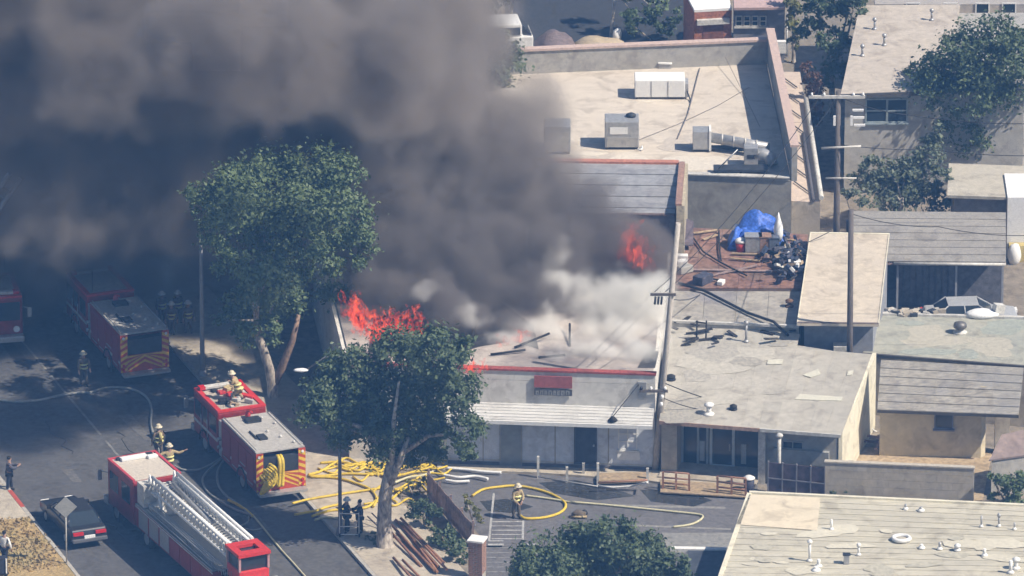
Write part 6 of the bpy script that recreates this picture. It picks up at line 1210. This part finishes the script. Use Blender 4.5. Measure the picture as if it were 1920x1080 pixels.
def volume(name, label, cat, lobes, vox, m, warp=(2.2, .18, .7, .6), edge=(.0, .55), nz=(.5, .35, 5), stretch=1.0, seed=0.0, kind='stuff', pad=1.3, mesh=False):
    # lobes: (centre, (rx,ry,rz)); density is a warped, billowed union of the lobes
    lo = Vector((min(c[i]-r_[i]*pad for c, r_ in lobes) for i in range(3))); hi = Vector((max(c[i]+r_[i]*pad for c, r_ in lobes) for i in range(3)))
    ng = bpy.data.node_groups.new(name, 'GeometryNodeTree'); ng.interface.new_socket('Geometry', in_out='INPUT', socket_type='NodeSocketGeometry'); ng.interface.new_socket('Geometry', in_out='OUTPUT', socket_type='NodeSocketGeometry')
    N_, L_ = ng.nodes, ng.links; go = N_.new('NodeGroupOutput'); vc = N_.new('GeometryNodeVolumeCube'); sm = N_.new('GeometryNodeSetMaterial'); sm.inputs['Material'].default_value = m
    vc.inputs['Min'].default_value = lo; vc.inputs['Max'].default_value = hi
    for ax_, k in (('X', 0), ('Y', 1), ('Z', 2)): vc.inputs['Resolution '+ax_].default_value = max(8, int((hi[k]-lo[k])/vox))
    pos = N_.new('GeometryNodeInputPosition').outputs[0]
    def vm(op, a, b=None):
        n_ = N_.new('ShaderNodeVectorMath'); n_.operation = op
        for i, q_ in enumerate((a, b)):
            if q_ is None: continue
            if isinstance(q_, bpy.types.NodeSocket): L_.new(q_, n_.inputs[i])
            else: n_.inputs[i].default_value = q_
        return n_.outputs['Value'] if op == 'LENGTH' else n_.outputs[0]
    def mt(op, a, b=None, c=None):
        n_ = N_.new('ShaderNodeMath'); n_.operation = op
        for i, q_ in enumerate((a, b, c)):
            if q_ is None: continue
            if isinstance(q_, bpy.types.NodeSocket): L_.new(q_, n_.inputs[i])
            else: n_.inputs[i].default_value = q_
        return n_.outputs[0]
    def nse(v, sc, det, out='Color', rough=.55):
        n_ = N_.new('ShaderNodeTexNoise'); n_.inputs['Scale'].default_value = sc; n_.inputs['Detail'].default_value = det; n_.inputs['Roughness'].default_value = rough; L_.new(v, n_.inputs['Vector']); return n_.outputs[out]
    ps = vm('MULTIPLY', vm('ADD', pos, (seed*13.1, seed*7.7, seed*3.3)), (1, 1, 1/stretch))
    def wv(amp, sc):
        n_ = N_.new('ShaderNodeVectorMath'); n_.operation = 'SCALE'; n_.inputs['Scale'].default_value = amp*2; L_.new(vm('SUBTRACT', nse(ps, sc, 2), (.5, .5, .5)), n_.inputs[0]); return n_.outputs[0]
    p = vm('ADD', vm('ADD', pos, wv(warp[0], warp[1])), wv(warp[2], warp[3]))
    f = None
    for c, r_ in lobes:
        d = mt('SUBTRACT', 1.0, vm('LENGTH', vm('MULTIPLY', vm('SUBTRACT', p, tuple(c)), tuple(1/max(k, .01) for k in r_))))
        f = d if f is None else mt('SMOOTH_MAX', f, d, .12)
    nn = mt('MULTIPLY', mt('SUBTRACT', nse(ps, nz[1], nz[2], 'Fac', .6), .5), nz[0]*2)
    f = mt('ADD', f, nn)
    mr = N_.new('ShaderNodeMapRange'); mr.interpolation_type = 'SMOOTHSTEP'; L_.new(f, mr.inputs[0]); mr.inputs[1].default_value = edge[0]; mr.inputs[2].default_value = edge[1]
    L_.new(mr.outputs[0], vc.inputs['Density'])
    if mesh:
        v2 = N_.new('GeometryNodeVolumeToMesh'); v2.inputs['Threshold'].default_value = .25; ss = N_.new('GeometryNodeSetShadeSmooth'); L_.new(vc.outputs[0], v2.inputs[0]); L_.new(v2.outputs[0], ss.inputs[0]); L_.new(ss.outputs[0], sm.inputs[0])
    else: L_.new(vc.outputs[0], sm.inputs[0])
    L_.new(sm.outputs[0], go.inputs[0])
    me = bpy.data.meshes.new(name); me.materials.append(m); o = bpy.data.objects.new(name, me); SC.collection.objects.link(o)
    o.modifiers.new('volume', 'NODES').node_group = ng
    tag(o, label, cat)
    if kind: o['kind'] = kind
    return o
def LB(px, py, Y, r_): # lobe at a photo pixel and depth
    return (WY(px, py, Y), r_ if isinstance(r_, tuple) else (r_, r_, r_))
smoke_l = [LB(960, 400, -9, 3.2), LB(1040, 350, -8, 2.2), LB(900, 300, -8, 4.2), LB(955, 225, -6, 3.0), LB(985, 185, -6, 2.0), LB(900, 120, -5, 2.4), LB(850, 180, -6, 4.2), LB(780, 100, -7, 5), LB(760, -20, -7, 5), LB(830, 30, -4, 2.6), LB(700, 250, -7, 4.2), LB(650, 130, -9, 5), LB(560, 215, -7, 4.5), LB(400, 30, -10, 5), LB(590, -10, -10, 5.0), LB(360, 200, -8, 5.5), LB(240, 110, -10, 6), LB(290, 300, -6, 5), LB(150, 250, -9, 6), LB(90, 90, -12, 6), LB(40, 390, -3, 5), LB(200, 410, -2, 4.5), LB(20, 200, -8, 6), LB(-60, 20, -10, 7), LB(400, -60, -12, 6), LB(230, 480, 1, 2.6), LB(290, 395, -1, 3.2), LB(470, 280, -5, 3.6), LB(570, 320, -4, 4), LB(700, 385, -7, 3.2), LB(720, 480, -8, 2.4), LB(110, 470, 2, 2.6), LB(-60, 300, -4, 6), LB(560, 450, -1, 4), LB(400, 430, 1, 3.5), LB(180, 0, -14, 5), LB(150, 530, -4, (2.6, 2, 1.3)), LB(50, 540, -4, (2.6, 2, 1.4)), LB(240, 520, -3, (2, 2, 1.2))]
# smoke going on above the frame, unseen lobes added to shade the left
smoke_l += [(Vector(p), (q_, q_, q_)) for p, q_ in (((-14, -6, 26), 6), ((-8, -4, 27), 6), ((-20, -12, 26), 6), ((-26, -14, 25), 6), ((-14, -8, 32), 6))]
smoke_l += [(Vector(p), (q_, q_, q_)) for p, q_ in (((-8.5, -27, 22), 3.4), ((-5, -27, 22.5), 3.2), ((-12, -26.5, 21.5), 3.4), ((-15, -26, 22), 3.2), ((-6.5, -24.2, 20.5), 2.6), ((-3.2, -24.5, 23), 2.6), ((-10, -23.5, 21), 2.6), ((-2.6, -23.4, 18.6), 2.2), ((-5, -23.8, 18.5), 2.2))]  # front lobes placed here to throw shade on the road at left
low_l = [LB(720, 500, -14, 1.8), LB(780, 515, -14, 2.2), LB(850, 530, -14, 2.3), LB(910, 550, -14, 2.2), LB(970, 550, -14, 2.2), LB(1020, 545, -13, 2.0), LB(880, 470, -13, 2.8), LB(950, 470, -12, 2.6), LB(1020, 470, -12, 2.2), LB(800, 440, -12, 3.0), LB(740, 440, -12, 2.2), LB(1080, 465, -10, 2.2), LB(1150, 450, -9.5, 2.1), LB(1200, 455, -9.5, 1.8), LB(1222, 500, -10.5, 1.5), LB(1100, 395, -9, 2.2), LB(1040, 400, -9, 2.6), LB(855, 585, -18, 1.2), LB(905, 600, -18, 1.2), LB(950, 610, -18, 1.1), LB(830, 560, -17, 1.4), LB(760, 555, -16, 1.5), LB(700, 520, -15, 1.3), LB(960, 330, -8, 2.8)]
SMOKE_COL = (.47, .425, .39)
smoke = volume('smoke', 'dense grey brown smoke rolling left over street and roofs', 'smoke', smoke_l, .28, volmat('smoke_volume', .70, SMOKE_COL), warp=(1.4, .16, 1.0, .40), edge=(.0, .36), nz=(1.1, .20, 8))
volume('smoke', 'dark fresh smoke boiling up off the burning roof', 'smoke', low_l, .22, volmat('low_smoke_volume', .95, (.37, .335, .315)), warp=(.8, .3, .4, .9), edge=(.0, .40), nz=(1.0, .42, 8), seed=5)
steam_l = [LB(1185, 565, -16, (2.2, 1.6, 1.5)), LB(1215, 600, -16.5, (1.8, 1.5, 1.3)), LB(1130, 560, -15.5, (2.2, 1.6, 1.3)), LB(1120, 610, -17, (2.4, 1.6, 1.2)), LB(1050, 615, -17, (2.2, 1.4, 1.0)), LB(1195, 630, -17.5, (2.0, 1.5, 1.1)), LB(985, 640, -19, (1.8, 1.2, .7)), LB(1085, 645, -19, 1.0), LB(1160, 645, -19, 1.1), LB(1050, 530, -14.5, (1.1, .8, .8)), LB(1050, 475, -13, (.7, .6, .8)), LB(1000, 610, -18, (1.4, .9, .8)), LB(800, 545, -17.5, (1.2, .7, .5)), LB(890, 590, -18.5, (1.0, .6, .5)), LB(1225, 550, -15, 1.2), LB(1080, 655, -20, (3.6, 1.6, .8)), LB(1180, 670, -20.5, (2.2, 1.4, .7))]
volume('steam', 'cream white steam puffing from the right of the burning roof', 'steam', steam_l, .16, volmat('steam_volume', 1.7, (1.0, .985, .94), .0), warp=(1.1, .35, .7, .9), edge=(-.05, .75), nz=(1.1, .6, 8), seed=3)
fm_ = bpy.data.materials.new('flame_glow'); fm_.use_nodes = True
def _fl():
    nt = fm_.node_tree; N_, L_ = nt.nodes, nt.links; N_.remove(N_['Principled BSDF'])
    at_ = N_.new('ShaderNodeAttribute'); at_.attribute_name = 'heat'
    tc = N_.new('ShaderNodeTexCoord'); mp = N_.new('ShaderNodeMapping'); mp.inputs['Scale'].default_value = (1, 1, .45); L_.new(tc.outputs['Object'], mp.inputs[0])
    n1 = N_.new('ShaderNodeTexNoise'); n1.inputs['Scale'].default_value = 4.5; n1.inputs['Detail'].default_value = 5; n1.inputs['Distortion'].default_value = .8; L_.new(mp.outputs[0], n1.inputs['Vector'])
    def mt(op, a_, b_):
        n_ = N_.new('ShaderNodeMath'); n_.operation = op
        for i, q_ in enumerate((a_, b_)):
            if isinstance(q_, bpy.types.NodeSocket): L_.new(q_, n_.inputs[i])
            else: n_.inputs[i].default_value = q_
        return n_.outputs[0]
    h = mt('ADD', at_.outputs['Fac'], mt('MULTIPLY', mt('SUBTRACT', n1.outputs['Fac'], .5), 1.1))
    rp = N_.new('ShaderNodeValToRGB'); e = rp.color_ramp.elements; e[0].position = .08; e[0].color = (.6, .05, .025, 1); e[1].position = .86; e[1].color = (1.9, 1.0, .38, 1)
    for p_, c_ in ((.28, (1.0, .17, .05, 1)), (.52, (1.25, .38, .09, 1))): k = e.new(p_); k.color = c_
    L_.new(h, rp.inputs[0]); em = N_.new('ShaderNodeEmission'); L_.new(rp.outputs[0], em.inputs[0]); em.inputs[1].default_value = 1.5
    tr = N_.new('ShaderNodeBsdfTransparent'); ms = N_.new('ShaderNodeMixShader'); mr = N_.new('ShaderNodeMapRange'); mr.inputs[1].default_value = .02; mr.inputs[2].default_value = .55; mr.inputs[4].default_value = .85; L_.new(h, mr.inputs[0])
    L_.new(mr.outputs[0], ms.inputs[0]); L_.new(tr.outputs[0], ms.inputs[1]); L_.new(em.outputs[0], ms.inputs[2]); L_.new(ms.outputs[0], N_['Material Output'].inputs['Surface'])
_fl()
def fire(label, pts, n, h, seed, lean=(-.15, .0)):
    # tongues of flame rooted along a line of (photo x, photo y, depth); heat runs from root to tip
    r = random.Random(seed); P = [WY(*p) for p in pts]; g = MB(); heat = []
    for i in range(n):
        t = r.random()*(len(P)-1); k = min(int(t), len(P)-2); b0 = P[k].lerp(P[k+1], t-k)+Vector((r.gauss(0, .12), r.gauss(0, .3), r.gauss(0, .08)))
        hh = h*r.uniform(.35, 1.15); w = hh*r.uniform(.17, .32); ph = r.random()*6; m = 9; pts_ = []; rs = []; sw = r.gauss(0, .25)
        for j in range(m):
            u = j/(m-1); o = hh*(.10*math.sin(ph+u*5)+sw*u*u); pts_.append(b0+Vector((lean[0]*hh*u+o, hh*.10*math.cos(ph*1.7+u*4), hh*u))); rs.append(max(.006, w*(math.sin(math.pi*(u*.88+.12))**.8)*(1-u*.35)*(1+.3*math.sin(ph*3+u*11))))
        hq = r.uniform(.55, 1.05); g.tube(pts_, rs, 7, cap=False)
        for j in range(m): heat += [max(0, 1.0-.55*(j/(m-1)))*hq]*7
    o = g.build('flames', fm_); a_ = o.data.attributes.new('heat', 'FLOAT', 'POINT'); a_.data.foreach_set('value', heat); return tag(o, label, 'fire')
fire('tall red orange flames on the roof edge between the two trees', [(664, 592, -21), (672, 612, -21), (695, 628, -21), (722, 646, -21.3), (752, 636, -21.2), (790, 622, -21)], 90, 1.55, 1)
fire('small orange flames at the front left of the shop parapet', [(872, 697, -24.15), (890, 697, -24.2), (912, 698, -24.3)], 26, .75, 2)
fire('red glowing flames inside the smoke by the workshop wall', [(1174, 476, -9.4), (1196, 492, -9.6), (1218, 512, -9.9)], 26, 1.8, 3)
fire('faint pink flames flickering through the middle of the roof', [(940, 655, -19), (970, 645, -18.8), (995, 640, -18.6)], 26, .7, 4)

# ------------------------------------------------------------------ the hazy air
hz = MB().bx(-420, 420, -480, 380, -1.2, CAM.z+6).build('haze', None if False else mat('tmp', (1, 1, 1)))
hm = bpy.data.materials.new('haze_volume'); hm.use_nodes = True; hm.node_tree.nodes.remove(hm.node_tree.nodes['Principled BSDF'])
v = hm.node_tree.nodes.new('ShaderNodeVolumePrincipled'); v.inputs['Color'].default_value = (.18, .45, 1.0, 1); v.inputs['Density'].default_value = .00034; v.inputs['Anisotropy'].default_value = .0
hm.node_tree.links.new(v.outputs[0], hm.node_tree.nodes['Material Output'].inputs['Volume'])
hz.data.materials.clear(); hz.data.materials.append(hm); S(hz, 'stuff', 'thin bluish haze filling the air'); hz['category'] = 'haze'
